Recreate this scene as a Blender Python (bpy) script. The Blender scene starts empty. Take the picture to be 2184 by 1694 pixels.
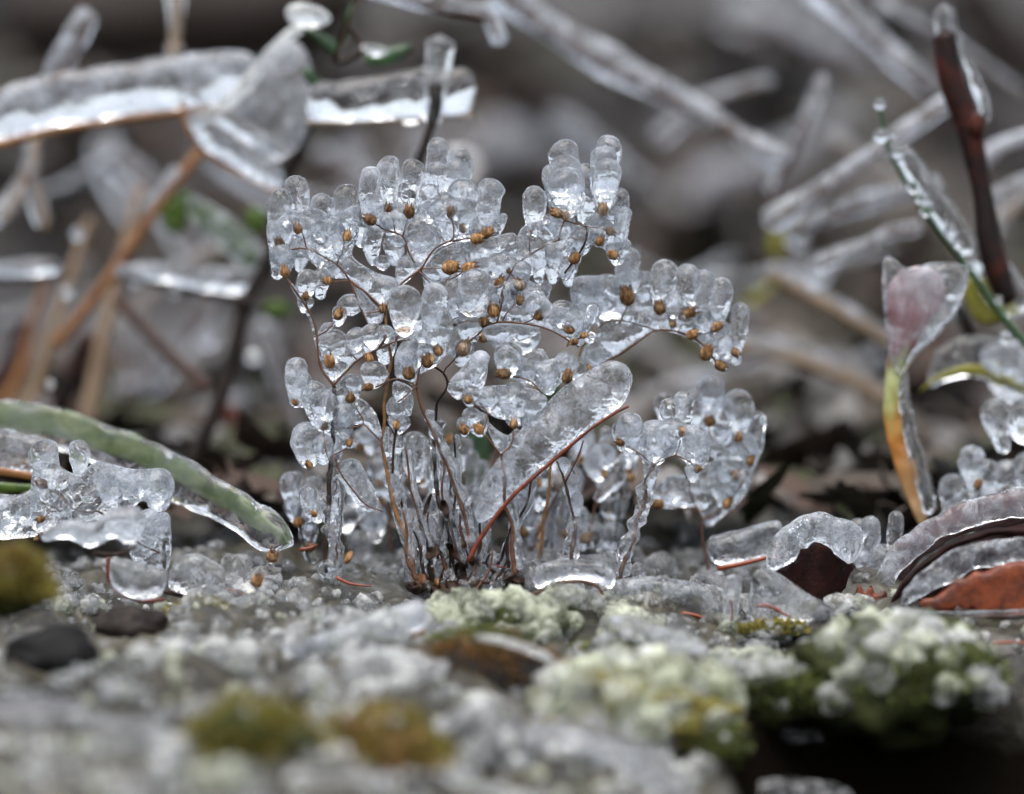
import bpy, bmesh, math, random
import numpy as np
from mathutils import Vector, Matrix, Euler, noise
from mathutils.geometry import delaunay_2d_cdt

random.seed(7)
S = bpy.context.scene
COL = S.collection
R = math.radians

# ------------------------------------------------------------------ camera
K = 1e-4            # metres per photo unit (the frame is 2184 units wide) in the plane of focus
D = 0.80            # focus distance, metres
PITCH = R(5.0)
FWD = Vector((0, math.cos(PITCH), -math.sin(PITCH)))
UP = Vector((0, math.sin(PITCH), math.cos(PITCH)))
RT = Vector((1, 0, 0))
CAM = -(FWD * D + RT * ((1000 - 1092) * K) - UP * ((1262 - 847) * K))
CAM.x = 0.0
cam_d = bpy.data.cameras.new('camera')
cam = bpy.data.objects.new('camera', cam_d)
COL.objects.link(cam)
cam.location = CAM
cam.rotation_euler = (R(90) - PITCH, 0, 0)
cam_d.lens = 100
cam_d.sensor_fit = 'HORIZONTAL'
cam_d.sensor_width = 100 * 2184 * K / D
cam_d.clip_start = 0.01
cam_d.clip_end = 500
cam_d.dof.use_dof = True
cam_d.dof.focus_distance = D
cam_d.dof.aperture_fstop = 100 / 26.0
S.camera = cam

# ------------------------------------------------------------------ light
SUN_EL, SUN_AZ = R(74), R(200)
w = bpy.data.worlds.new('World'); S.world = w; w.use_nodes = True
nt = w.node_tree; nt.nodes.clear()
sky = nt.nodes.new('ShaderNodeTexSky'); sky.sky_type = 'NISHITA'; sky.sun_disc = False
sky.sun_elevation = SUN_EL; sky.sun_rotation = SUN_AZ
sky.dust_density = 4.0; sky.air_density = 1.0
hs = nt.nodes.new('ShaderNodeHueSaturation'); hs.inputs['Saturation'].default_value = 0.42
bg = nt.nodes.new('ShaderNodeBackground'); bg.inputs['Strength'].default_value = 0.12
wo = nt.nodes.new('ShaderNodeOutputWorld')
nt.links.new(sky.outputs[0], hs.inputs['Color']); nt.links.new(hs.outputs[0], bg.inputs['Color'])
nt.links.new(bg.outputs[0], wo.inputs[0])
sd = bpy.data.lights.new('sun', 'SUN'); sd.energy = 1.5; sd.angle = R(60); sd.color = (1.0, 0.985, 0.97)
sun = bpy.data.objects.new('sun', sd); COL.objects.link(sun)
sun.rotation_euler = (R(90) - SUN_EL, 0, R(180) - SUN_AZ)
S.view_settings.view_transform = 'Standard'
S.view_settings.look = 'None'
S.view_settings.exposure = 1.25
S.view_settings.gamma = 1.0
S.view_settings.use_curve_mapping = False
cy = S.cycles
cy.max_bounces = 18; cy.transmission_bounces = 16; cy.glossy_bounces = 8; cy.diffuse_bounces = 4
cy.transparent_max_bounces = 16
cy.sample_clamp_indirect = 6.0
cy.caustics_refractive = True; cy.caustics_reflective = False
cy.use_denoising = True

# ------------------------------------------------------------------ geometry helpers
def at(x, y, d=0.0):
    """photo position x, y at d metres behind (+) or before (-) the plane of focus"""
    s = K * (D + d) / D
    return CAM + FWD * (D + d) + RT * ((x - 1092) * s) - UP * ((y - 847) * s)

def px(d):
    return K * (D + d) / D

def gbase(x, y):
    """the slope the plant stands on: it falls towards the viewer, steeper on the right"""
    if y >= 0: return 0.0
    u = min(1, max(0, (x + .06) / .13)); u = u * u * (3 - 2 * u)
    return y * min(1, -y / .02) * (.08 + .20 * u)

def ground_d(x, y):
    a, b = -.5, 2.0
    for _ in range(40):
        m_ = (a + b) / 2
        p_ = at(x, y, m_)
        if p_.z > gbase(p_.x, p_.y): a = m_
        else: b = m_
    return a

def nz(p, f, o=0.0):
    return noise.noise(Vector((p[0] * f + o, p[1] * f + o * .7, p[2] * f - o)))

def mesh_from(name, verts, faces, mat=None, smooth=True, fix=True, mats=None, idx=None):
    me = bpy.data.meshes.new(name)
    me.from_pydata([tuple(v) for v in verts], [], faces)
    if fix:
        bm = bmesh.new(); bm.from_mesh(me)
        bmesh.ops.recalc_face_normals(bm, faces=bm.faces)
        bm.to_mesh(me); bm.free()
    for m in (mats or ([mat] if mat else [])):
        me.materials.append(m)
    if idx is not None:
        me.polygons.foreach_set('material_index', idx)
    if smooth:
        me.polygons.foreach_set('use_smooth', [True] * len(me.polygons))
    me.update()
    return me

def crom(pts, n):
    """smooth curve through pts (tuples of any length), n samples"""
    pts = [np.array(p, float) for p in pts]
    if len(pts) == 2:
        return [pts[0] + (pts[1] - pts[0]) * i / (n - 1) for i in range(n)]
    P = [2 * pts[0] - pts[1]] + pts + [2 * pts[-1] - pts[-2]]
    L = [0]
    for a, b in zip(pts, pts[1:]):
        L.append(L[-1] + np.linalg.norm(b[:2] - a[:2]) + 1e-9)
    out = []
    for i in range(n):
        s = L[-1] * i / (n - 1)
        k = 0
        while k < len(pts) - 2 and s > L[k + 1]:
            k += 1
        t = (s - L[k]) / (L[k + 1] - L[k])
        p0, p1, p2, p3 = P[k:k + 4]
        out.append(.5 * ((2 * p1) + (-p0 + p2) * t + (2 * p0 - 5 * p1 + 4 * p2 - p3) * t * t + (-p0 + 3 * p1 - 3 * p2 + p3) * t ** 3))
    return out

def loft(rings, a, b):
    n, M = len(rings), len(rings[0])
    V = [v for r in rings for v in r] + [a, b]
    F = []
    for i in range(n - 1):
        for j in range(M):
            k = (j + 1) % M
            F.append((i * M + j, i * M + k, (i + 1) * M + k, (i + 1) * M + j))
    ia, ib = n * M, n * M + 1
    for j in range(M):
        k = (j + 1) % M
        F.append((ia, k, j)); F.append((ib, (n - 1) * M + j, (n - 1) * M + k))
    return V, F

def g_tube(P, rad, M=8, bump=0.0, bf=400, seed=0.0):
    """tube through world points P with radius list rad"""
    n = len(P)
    rings = []
    for i in range(n):
        t = (P[min(i + 1, n - 1)] - P[max(i - 1, 0)])
        if t.length < 1e-12: t = Vector((0, 0, 1))
        t.normalize()
        a = t.cross(FWD)
        if a.length < 1e-3: a = t.cross(UP)
        a.normalize(); b = t.cross(a)
        ring = []
        for j in range(M):
            th = 2 * math.pi * j / M
            d = a * math.cos(th) + b * math.sin(th)
            q = P[i] + d * rad[i]
            if bump:
                q = q + d * rad[i] * bump * nz(q, bf, seed)
            ring.append(q)
        rings.append(ring)
    t0 = (P[0] - P[1]).normalized() * rad[0] * .6
    t1 = (P[-1] - P[-2]).normalized() * rad[-1] * .6
    return loft(rings, P[0] + t0, P[-1] + t1)

def g_line(pts, d, r0, r1=None, n=None, M=8, bump=0.0, bf=400, seed=0.0, wob=0.0):
    """tube from photo-unit points; pts (x,y) or (x,y,dd); radii in photo units"""
    r1 = r0 if r1 is None else r1
    pts = [(p[0], p[1], d + (p[2] if len(p) > 2 else 0)) for p in pts]
    if n is None:
        ln = sum(math.hypot(b[0] - a[0], b[1] - a[1]) for a, b in zip(pts, pts[1:]))
        n = max(4, min(60, int(ln / 9)))
    c = crom(pts, n)
    P = []
    for i, q in enumerate(c):
        p = at(q[0], q[1], q[2])
        if wob:
            o = wob * px(q[2])
            p = p + RT * nz(p, 180, seed + 3) * o + UP * nz(p, 180, seed + 9) * o * .5
        P.append(p)
    rad = [(r0 + (r1 - r0) * i / (n - 1)) * px(c[i][2]) for i in range(n)]
    return g_tube(P, rad, M, bump, bf, seed)

def g_lobe(bx, by, tx, ty, wd, d, th=.72, wb=.4, seed=0.0, n=22, M=24, rough=.10):
    b, t = at(bx, by, d), at(tx, ty, d)
    ax = t - b; L = ax.length; ax.normalize()
    side = ax.cross(FWD).normalized(); dep = ax.cross(side)
    W = wd * px(d); Rr = W / 2
    rings = []
    for i in range(1, n):
        s = L * (.5 - .5 * math.cos(math.pi * i / n))
        u = min(1, s / (.62 * L)); u = u * u * (3 - 2 * u)
        r = Rr * (wb + (1 - wb) * u)
        wz = (.30 + .70 * u) / (wb + (1 - wb) * u)
        e = L - s
        if e < Rr: r *= math.sqrt(max(0, 1 - (1 - e / Rr) ** 2)) ** .9
        eb = Rr * wb * .9
        if s < eb: r *= math.sqrt(max(0.02, 1 - (1 - s / eb) ** 2))
        c = b + ax * s + side * (Rr * .22 * nz((b.x, b.y, b.z + s), 220, seed))
        ring = []
        for j in range(M):
            a = 2 * math.pi * j / M
            dv = side * math.cos(a) + dep * (th * wz * math.sin(a))
            q = c + dv * r
            k = 1 + rough * 2.0 * nz(q, 230, seed) + rough * 1.1 * nz(q, 620, seed + 5)
            ring.append(c + dv * (r * k))
        rings.append(ring)
    return loft(rings, b, t)

def g_plate(bot, top, d, th, n=40, M=14, cap=.09, rough=.5, seed=0.0, pw=1.0):
    """ice slab between two photo-unit curves (bot, top), th thick (photo units), lens-like section"""
    B = crom([(p[0], p[1], d + (p[2] if len(p) > 2 else 0)) for p in bot], n)
    T = crom([(p[0], p[1], d + (p[2] if len(p) > 2 else 0)) for p in top], n)
    rings = []
    for i in range(n):
        u = i / (n - 1)
        e = min(u, 1 - u)
        sc = 1.0 if e >= cap else max(.12, math.sqrt(max(0, 1 - (1 - e / cap) ** 2)))
        b, t = at(*B[i]), at(*T[i])
        m = (b + t) / 2; h = (t - b) / 2 * sc
        dep = FWD * (th / 2 * px(d) * sc)
        ring = []
        for j in range(M):
            a = 2 * math.pi * j / M
            q = m + h * math.cos(a) + dep * (1.12 - .5 * (1 - math.cos(a)) / 2) * (abs(math.sin(a)) ** pw * (1 if math.sin(a) > 0 else -1))
            k = rough * th * px(d) * .35
            q = q + FWD * k * (nz(q, 160, seed) + .5 * nz(q, 420, seed + 4)) + h.normalized() * k * .5 * nz(q, 240, seed + 8)
            ring.append(q)
        rings.append(ring)
    return loft(rings, (rings[0][0] + rings[0][M // 2]) / 2, (rings[-1][0] + rings[-1][M // 2]) / 2)

def g_flat(outline, d, rim, th, step=7.0, rough=.5, seed=0.0, dfun=None, close_smooth=True):
    """puffed closed shape over a photo-unit outline; rim = width over which it rounds off, th = full thickness"""
    pts = list(outline)
    if close_smooth:
        o = pts[-1:] + pts + pts[:2]
        sm = []
        for k in range(1, len(o) - 2):
            p0, p1, p2, p3 = [np.array(o[k + q], float) for q in (-1, 0, 1, 2)]
            m = max(2, int(np.linalg.norm(p2 - p1) / step))
            for i in range(m):
                t = i / m
                sm.append(.5 * ((2 * p1) + (-p0 + p2) * t + (2 * p0 - 5 * p1 + 4 * p2 - p3) * t * t + (-p0 + 3 * p1 - 3 * p2 + p3) * t ** 3))
        pts = [tuple(p) for p in sm]
    A = np.array(pts); Bq = np.roll(A, -1, axis=0)
    mn, mx = A.min(0), A.max(0)
    rng = random.Random(int(seed * 97) + 5)
    gx = []
    y = mn[1]; row = 0
    while y < mx[1]:
        x = mn[0] + (step / 2 if row % 2 else 0)
        while x < mx[0]:
            gx.append((x + rng.uniform(-.2, .2) * step, y + rng.uniform(-.2, .2) * step)); x += step
        y += step * .87; row += 1
    G = np.array(gx) if gx else np.zeros((0, 2))
    def edist(Pp):
        dd = np.full(len(Pp), 1e9)
        for a, b in zip(A, Bq):
            ab = b - a; l2 = max(1e-9, ab @ ab)
            t = np.clip(((Pp - a) @ ab) / l2, 0, 1)
            dd = np.minimum(dd, np.linalg.norm(Pp - (a + t[:, None] * ab), axis=1))
        return dd
    if len(G):
        ins = np.zeros(len(G), bool)
        for a, b in zip(A, Bq):
            c = ((a[1] > G[:, 1]) != (b[1] > G[:, 1]))
            with np.errstate(divide='ignore', invalid='ignore'):
                xi = (b[0] - a[0]) * (G[:, 1] - a[1]) / (b[1] - a[1] + 1e-12) + a[0]
            ins ^= c & (G[:, 0] < xi)
        G = G[ins]
        G = G[edist(G) > step * .45] if len(G) else G
    allp = [Vector((float(p[0]), float(p[1]))) for p in A] + [Vector((float(p[0]), float(p[1]))) for p in G]
    nA = len(A)
    vs, es, fs, ov, oe, of = delaunay_2d_cdt(allp, [], [list(range(nA))], 1, 1e-4)
    Pp = np.array([(v.x, v.y) for v in vs])
    q = np.clip(edist(Pp) / rim, 0, 1)
    hh = np.sqrt(np.maximum(0, 1 - (1 - q) ** 2)) * th / 2
    V, F = [], []
    back = {}
    s = px(d)
    for i, v in enumerate(vs):
        dz = d + (dfun(v.x, v.y) if dfun else 0)
        p = at(v.x, v.y, dz)
        h = hh[i] * s
        if hh[i] > th * .01:
            k = (1.25 - .7 * (v.y - mn[1]) / (mx[1] - mn[1])) * (1 + rough * (.8 * nz(p, 230, seed) + .5 * nz(p, 600, seed + 3)))
            V.append(p - FWD * h * k)
        else:
            V.append(p)
    n0 = len(vs)
    for i, v in enumerate(vs):
        if hh[i] > th * .01:
            dz = d + (dfun(v.x, v.y) if dfun else 0)
            p = at(v.x, v.y, dz); h = hh[i] * s
            k = (1.25 - .7 * (v.y - mn[1]) / (mx[1] - mn[1])) * (1 + rough * (.8 * nz(p, 230, seed + 40) + .5 * nz(p, 600, seed + 43)))
            back[i] = len(V); V.append(p + FWD * h * k)
        else:
            back[i] = i
    for f in fs:
        F.append(tuple(f))
        g = tuple(back[i] for i in reversed(f))
        if set(g) != set(f): F.append(g)
    return V, F

def g_blob(c, r, sub=2, rough=.25, f=1.0, seed=0.0):
    bm = bmesh.new()
    bmesh.ops.create_icosphere(bm, subdivisions=sub, radius=1.0)
    V = []
    for v in bm.verts:
        q = v.co.copy()
        k = 1 + rough * noise.noise(q * 1.3 * f + Vector((seed, seed * 2, 0))) + rough * .5 * noise.noise(q * 3.1 * f + Vector((seed, 0, seed)))
        V.append(Vector(c) + Vector((q.x * r[0], q.y * r[1], q.z * r[2])) * k)
    F = [tuple(v.index for v in f_.verts) for f_ in bm.faces]
    bm.free()
    return V, F

def join(gs):
    V, F = [], []
    for v, f in gs:
        o = len(V); V += list(v); F += [tuple(i + o for i in q) for q in f]
    return V, F

LABELS = set()
def thing(name, label, cat, loc, group=None):
    o = bpy.data.objects.new(name, None); COL.objects.link(o)
    o.location = loc; o.empty_display_size = .005
    o['label'] = label; o['category'] = cat
    if group: o['group'] = group
    assert label not in LABELS, label
    LABELS.add(label)
    return o

def part(name, g, mat, par=None, smooth=True, label=None, kind=None, mats=None, idx=None):
    off = Vector((0, 0, 0))
    q = par
    while q is not None:
        off += q.location; q = q.parent
    me = mesh_from(name, [Vector(v) - off for v in g[0]], g[1], mat, smooth, mats=mats, idx=idx)
    o = bpy.data.objects.new(name, me); COL.objects.link(o); o.parent = par
    if label: o['label'] = label
    if kind: o['kind'] = kind
    return o

def put(name, me, par, loc, rot, scl):
    off = Vector((0, 0, 0)); q = par
    while q is not None:
        off += q.location; q = q.parent
    o = bpy.data.objects.new(name, me); COL.objects.link(o); o.parent = par
    o.location = Vector(loc) - off; o.rotation_euler = rot; o.scale = scl
    return o

# ------------------------------------------------------------------ materials
def new_mat(name):
    m = bpy.data.materials.new(name); m.use_nodes = True
    t = m.node_tree; t.nodes.clear()
    out = t.nodes.new('ShaderNodeOutputMaterial')
    return m, t, out

def N(t, kind, **kw):
    n = t.nodes.new(kind)
    for k, v in kw.items():
        if k in n.inputs.keys() if hasattr(n.inputs, 'keys') else False:
            n.inputs[k].default_value = v
        else:
            setattr(n, k, v)
    return n

def ntex(t, co, scale, detail=4, rough=.6, dist=0.0):
    n = t.nodes.new('ShaderNodeTexNoise')
    n.inputs['Scale'].default_value = scale; n.inputs['Detail'].default_value = detail
    n.inputs['Roughness'].default_value = rough; n.inputs['Distortion'].default_value = dist
    t.links.new(co, n.inputs['Vector'])
    return n.outputs['Fac']

def ramp(t, fac, stops):
    r = t.nodes.new('ShaderNodeValToRGB')
    e = r.color_ramp.elements
    while len(e) < len(stops): e.new(.5)
    for i, (p, c) in enumerate(stops):
        e[i].position = p; e[i].color = (c[0], c[1], c[2], 1) if hasattr(c, '__len__') else (c, c, c, 1)
    t.links.new(fac, r.inputs[0])
    return r.outputs[0]

def bump(t, h, strength, distance):
    b = t.nodes.new('ShaderNodeBump')
    b.inputs['Strength'].default_value = strength; b.inputs['Distance'].default_value = distance
    t.links.new(h, b.inputs['Height'])
    return b.outputs[0]

def geo(t):
    return t.nodes.new('ShaderNodeNewGeometry').outputs['Position']

def ice_mat(name, milk=.15, bs=.5, tint=(.97, .985, 1), milkcol=(.80, .85, .92), sc=1.0, rough=.02, dist=.00054):
    m, t, out = new_mat(name)
    co = geo(t)
    p = t.nodes.new('ShaderNodeBsdfPrincipled')
    p.inputs['Base Color'].default_value = (*tint, 1)
    p.inputs['Transmission Weight'].default_value = 1.0
    p.inputs['IOR'].default_value = 1.31
    p.inputs['Roughness'].default_value = rough
    a = ntex(t, co, 430 * sc, 1.5, .5, .4)
    b = ntex(t, co, 1250 * sc, .5, .5, .3)
    mx = t.nodes.new('ShaderNodeMath'); mx.operation = 'MULTIPLY_ADD'
    t.links.new(b, mx.inputs[0]); mx.inputs[1].default_value = .42; t.links.new(a, mx.inputs[2])
    nrm = bump(t, mx.outputs[0], bs, dist)
    t.links.new(nrm, p.inputs['Normal'])
    df = t.nodes.new('ShaderNodeBsdfDiffuse'); df.inputs['Color'].default_value = (*milkcol, 1)
    tr = t.nodes.new('ShaderNodeBsdfTranslucent'); tr.inputs['Color'].default_value = (*milkcol, 1)
    t.links.new(nrm, df.inputs['Normal']); t.links.new(nrm, tr.inputs['Normal'])
    mm = t.nodes.new('ShaderNodeMixShader'); mm.inputs[0].default_value = .55
    t.links.new(df.outputs[0], mm.inputs[1]); t.links.new(tr.outputs[0], mm.inputs[2])
    f = ramp(t, ntex(t, co, 230 * sc, 5, .7, .5), [(.44, milk * .15), (.72, min(1, milk * 2.6))])
    ms = t.nodes.new('ShaderNodeMixShader')
    t.links.new(f, ms.inputs[0]); t.links.new(p.outputs[0], ms.inputs[1]); t.links.new(mm.outputs[0], ms.inputs[2])
    t.links.new(ms.outputs[0], out.inputs[0])
    return m

def solid_mat(name, stops, scale=300, rough=.5, bs=.4, bd=.0004, spec=.5, coat=0.0, detail=5, stretch=None, trans=0.0):
    m, t, out = new_mat(name)
    co = geo(t)
    if stretch:
        mp = t.nodes.new('ShaderNodeMapping'); mp.inputs['Scale'].default_value = stretch
        t.links.new(co, mp.inputs[0]); co = mp.outputs[0]
    p = t.nodes.new('ShaderNodeBsdfPrincipled')
    f = ntex(t, co, scale, detail, .65, .4)
    c = ramp(t, f, stops)
    t.links.new(c, p.inputs['Base Color'])
    p.inputs['Roughness'].default_value = rough
    p.inputs['Specular IOR Level'].default_value = spec
    p.inputs['Coat Weight'].default_value = coat; p.inputs['Coat Roughness'].default_value = .08
    t.links.new(bump(t, ntex(t, co, scale * 2.2, 4, .7), bs, bd), p.inputs['Normal'])
    if trans:
        tr = t.nodes.new('ShaderNodeBsdfTranslucent'); t.links.new(c, tr.inputs['Color'])
        ms = t.nodes.new('ShaderNodeMixShader'); ms.inputs[0].default_value = trans
        t.links.new(p.outputs[0], ms.inputs[1]); t.links.new(tr.outputs[0], ms.inputs[2])
        t.links.new(ms.outputs[0], out.inputs[0])
    else:
        t.links.new(p.outputs[0], out.inputs[0])
    return m

ICE = ice_mat('clear_ice', .15, .7)
ICEW = ice_mat('cloudy_ice', .24, .85)
ICEF = ice_mat('frosted_far_ice', .42, .6, sc=.6, milkcol=(.72, .76, .82))
ICEB = ice_mat('twig_ice', .22, .5, sc=.6)
ICEC = ice_mat('clear_far_ice', .05, .4, sc=.6)
MILK = ice_mat('milky_ice', .42, .5, sc=.7, milkcol=(.90, .91, .89))
MILKG = ice_mat('greenish_ice', .48, .5, sc=.7, tint=(.95, .98, .88), milkcol=(.80, .83, .68))
GROUNDICE = ice_mat('ground_ice', .24, .6, sc=.8, milkcol=(.70, .71, .72))
STEM = solid_mat('stem_brown', [(.3, (.035, .013, .006)), (.7, (.13, .05, .018))], 500, .4)
STEMP = solid_mat('stem_tan', [(.3, (.11, .045, .012)), (.7, (.30, .15, .05))], 500, .4)
STEMD = solid_mat('stem_dark', [(.3, (.006, .004, .003)), (.7, (.04, .019, .010))], 500, .55, spec=.2)
STEMR = solid_mat('stem_red', [(.3, (.05, .010, .005)), (.7, (.16, .030, .011))], 300, .4, spec=.3)
NEEDLE = solid_mat('needle_red', [(.3, (.14, .025, .008)), (.7, (.34, .07, .02))], 300, .35, coat=.4, trans=.3)
CAPS = solid_mat('capsule_tan', [(.32, (.06, .024, .009)), (.5, (.28, .14, .052)), (.70, (.64, .44, .24))], 1500, .6, bs=.9, trans=.2, spec=.25, stretch=(1, 1, .35))
_t = CAPS.node_tree
_oi = _t.nodes.new('ShaderNodeObjectInfo'); _mr = _t.nodes.new('ShaderNodeMapRange'); _mr.inputs[3].default_value = .55; _mr.inputs[4].default_value = 1.5
_t.links.new(_oi.outputs['Random'], _mr.inputs[0])
_hs = _t.nodes.new('ShaderNodeHueSaturation'); _t.links.new(_mr.outputs[0], _hs.inputs['Value'])
_cr = [n for n in _t.nodes if n.type == 'VALTORGB'][0]
for _l in list(_t.links):
    if _l.from_node == _cr:
        _to = _l.to_socket; _t.links.remove(_l); _t.links.new(_hs.outputs[0], _to)
_t.links.new(_cr.outputs[0], _hs.inputs['Color'])
CAPD = solid_mat('capsule_dark', [(.3, (.03, .012, .006)), (.7, (.12, .05, .02))], 700, .6)
MOSSG = solid_mat('moss_green', [(.3, (.04, .055, .012)), (.7, (.19, .22, .06))], 300, .6, trans=.3)
MOSSO = solid_mat('moss_olive', [(.3, (.10, .085, .014)), (.7, (.33, .28, .06))], 260, .6, trans=.3)
MOSSB = solid_mat('moss_brown', [(.3, (.05, .025, .006)), (.7, (.22, .11, .025))], 260, .65, trans=.2)
MOSSK = solid_mat('moss_dark', [(.3, (.008, .010, .004)), (.7, (.035, .04, .012))], 200, .8, spec=.1)
ROCK = solid_mat('dark_rock', [(.3, (.003, .003, .003)), (.7, (.013, .012, .012))], 120, .7, bd=.001, spec=.12)
ROCKG = solid_mat('grey_rock', [(.3, (.03, .03, .032)), (.7, (.12, .12, .125))], 120, .6, bd=.001)
BARKD = solid_mat('bark_black', [(.3, (.008, .006, .005)), (.7, (.03, .022, .018))], 250, .6, spec=.15)
BARKR = solid_mat('bark_redbrown', [(.44, (.007, .003, .002)), (.57, (.045, .008, .004)), (.72, (.20, .045, .009))], 55, .55, spec=.2)
BARKB = solid_mat('bark_brown', [(.3, (.03, .014, .009)), (.7, (.10, .05, .03))], 200, .6)
PALE = solid_mat('leaf_pale_grey', [(.35, (.16, .145, .13)), (.65, (.42, .41, .40))], 45, .5, trans=.4)
ORANGE = solid_mat('stem_orange', [(.3, (.12, .046, .014)), (.7, (.28, .125, .038))], 120, .5)
TAN = solid_mat('stem_straw', [(.3, (.13, .085, .05)), (.7, (.30, .21, .13))], 120, .55)
LEAFG = solid_mat('leaf_green', [(.3, (.03, .07, .012)), (.7, (.12, .19, .025))], 120, .35, trans=.3)
LEAFDG = solid_mat('leaf_dark_green', [(.3, (.008, .025, .008)), (.7, (.025, .07, .02))], 120, .35)
LEAFY = solid_mat('leaf_yellowgreen', [(.3, (.16, .17, .02)), (.7, (.36, .32, .05))], 120, .4, trans=.35)
LEAFS = solid_mat('leaf_sage', [(.35, (.09, .14, .045)), (.55, (.20, .25, .10)), (.7, (.34, .38, .20))], 260, .5, trans=.35, stretch=(.2, 1, 1))
LEAFP = solid_mat('leaf_pink', [(.36, (.07, .015, .02)), (.48, (.22, .12, .135)), (.62, (.42, .36, .38))], 90, .35, coat=.4, trans=.2)
def stalk_mat():
    m, t, out = new_mat('stalk_green_to_tan')
    tc = t.nodes.new('ShaderNodeTexCoord'); sx = t.nodes.new('ShaderNodeSeparateXYZ'); t.links.new(tc.outputs['Generated'], sx.inputs[0])
    mp = t.nodes.new('ShaderNodeMapping'); mp.inputs['Scale'].default_value = (1, 1, .16); t.links.new(geo(t), mp.inputs[0])
    nn = ntex(t, mp.outputs[0], 420, 5, .7)
    ad = t.nodes.new('ShaderNodeMath'); ad.operation = 'MULTIPLY_ADD'; t.links.new(nn, ad.inputs[0]); ad.inputs[1].default_value = .5
    sb = t.nodes.new('ShaderNodeMath'); sb.operation = 'SUBTRACT'; sb.inputs[1].default_value = .17; t.links.new(sx.outputs[2], sb.inputs[0]); t.links.new(sb.outputs[0], ad.inputs[2])
    c = ramp(t, ad.outputs[0], [(.12, (.30, .19, .09)), (.36, (.34, .16, .045)), (.46, (.36, .13, .015)), (.54, (.22, .18, .03)), (.66, (.26, .29, .11)), (.76, (.10, .018, .022)), (.88, (.17, .06, .07)), (1.0, (.30, .25, .27))])
    p = t.nodes.new('ShaderNodeBsdfPrincipled'); t.links.new(c, p.inputs['Base Color']); p.inputs['Roughness'].default_value = .4; p.inputs['Coat Weight'].default_value = .4
    t.links.new(p.outputs[0], out.inputs[0])
    return m
STALKG = stalk_mat()
LEAFM = solid_mat('leaf_maroon', [(.35, (.005, .002, .0015)), (.7, (.020, .005, .0035))], 260, .6, spec=.1, bs=.8)  # maroon taken near black: the dead leaf's shade is in the colour
LEAFV = solid_mat('leaf_purple_grey', [(.35, (.025, .009, .009)), (.65, (.12, .07, .07))], 160, .35)
LEAFO = solid_mat('leaf_rust', [(.35, (.05, .011, .004)), (.65, (.24, .05, .012))], 200, .5, trans=.25)
LITTER = [solid_mat('litter_brown', [(.3, (.03, .024, .020)), (.7, (.10, .082, .068))], 40, .7, spec=.15),
          solid_mat('litter_grey', [(.3, (.06, .057, .055)), (.7, (.20, .19, .185))], 40, .7, spec=.15),
          solid_mat('litter_rust', [(.3, (.018, .012, .010)), (.7, (.07, .047, .036))], 40, .7, spec=.15),
          solid_mat('litter_olive', [(.3, (.018, .020, .012)), (.7, (.06, .062, .036))], 40, .7, spec=.15),
          solid_mat('litter_black', [(.3, (.01, .008, .006)), (.7, (.03, .024, .018))], 40, .4)]

# ------------------------------------------------------------------ the ground
def hill(y):
    if y < .5: return 0.0
    t = y - .5
    return .15 * t * min(1, t / .5) if t < 3 else .45 + (t - 3) * .02

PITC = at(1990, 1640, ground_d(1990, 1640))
def gheight(x, y):
    near = max(0.0, 1 - max(0, abs(y) - .3) / .4)
    h = hill(y) + gbase(x, y)
    p = Vector((x, y, 0))
    if near > 0:
        h += near * (.0065 * noise.noise(p * 30) + .0048 * noise.noise(p * 85) + .0024 * noise.noise(p * 260))
    far = min(1, max(0, y - .35) / .5)
    if far > 0:
        h += far * (.05 * noise.noise(p * 2.3) + .03 * noise.noise(p * 7) + .012 * noise.noise(p * 23))
    q = math.hypot((x - PITC.x - .006) / .034, (y - PITC.y) / .04)
    if q < 1.4 and y < .0:
        k = max(0, 1 - (q / 1.4) ** 2)
        h -= .04 * k
    return h

def grow(a, b, s, far, sign):
    o = []; x = b if sign > 0 else a; st = s
    while abs(x) < far:
        st *= 1.22; x += sign * st; o.append(x)
    return o
xs = sorted(grow(-.19, .19, .0022, 40, -1) + list(np.arange(-.19, .19, .0022)) + grow(-.19, .19, .0022, 40, 1))
ys_f = []
y_ = .26; st = .003
while y_ < 40:
    ys_f.append(y_); st *= 1.045 if y_ < 3 else 1.2; y_ += st
ys = sorted(grow(-.34, .26, .0024, 30, -1) + list(np.arange(-.34, .26, .0024)) + ys_f)
GV = [(x, y, gheight(x, y)) for y in ys for x in xs]
nx_ = len(xs)
GF = [(j * nx_ + i, j * nx_ + i + 1, (j + 1) * nx_ + i + 1, (j + 1) * nx_ + i) for j in range(len(ys) - 1) for i in range(nx_ - 1)]
m, t, out = new_mat('frozen_ground')
co = geo(t)
p = t.nodes.new('ShaderNodeBsdfPrincipled')
c1 = ramp(t, ntex(t, co, 55, 6, .7, .6), [(.38, (.006, .005, .003)), (.48, (.020, .017, .009)), (.56, (.05, .044, .028)), (.64, (.13, .13, .125)), (.78, (.42, .43, .44))])
c2 = ramp(t, ntex(t, co, 3.2, 6, .7, .8), [(.36, (.010, .009, .009)), (.5, (.032, .029, .028)), (.68, (.085, .082, .082))])
sx = t.nodes.new('ShaderNodeSeparateXYZ'); t.links.new(co, sx.inputs[0])
mr = t.nodes.new('ShaderNodeMapRange'); mr.inputs[1].default_value = .06; mr.inputs[2].default_value = .4
t.links.new(sx.outputs[1], mr.inputs[0])
mc = t.nodes.new('ShaderNodeMix'); mc.data_type = 'RGBA'
t.links.new(mr.outputs[0], mc.inputs['Factor']); t.links.new(c1, mc.inputs[6]); t.links.new(c2, mc.inputs[7])
dk = t.nodes.new('ShaderNodeMapRange'); dk.inputs[1].default_value = .0; dk.inputs[2].default_value = 1.0
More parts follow.
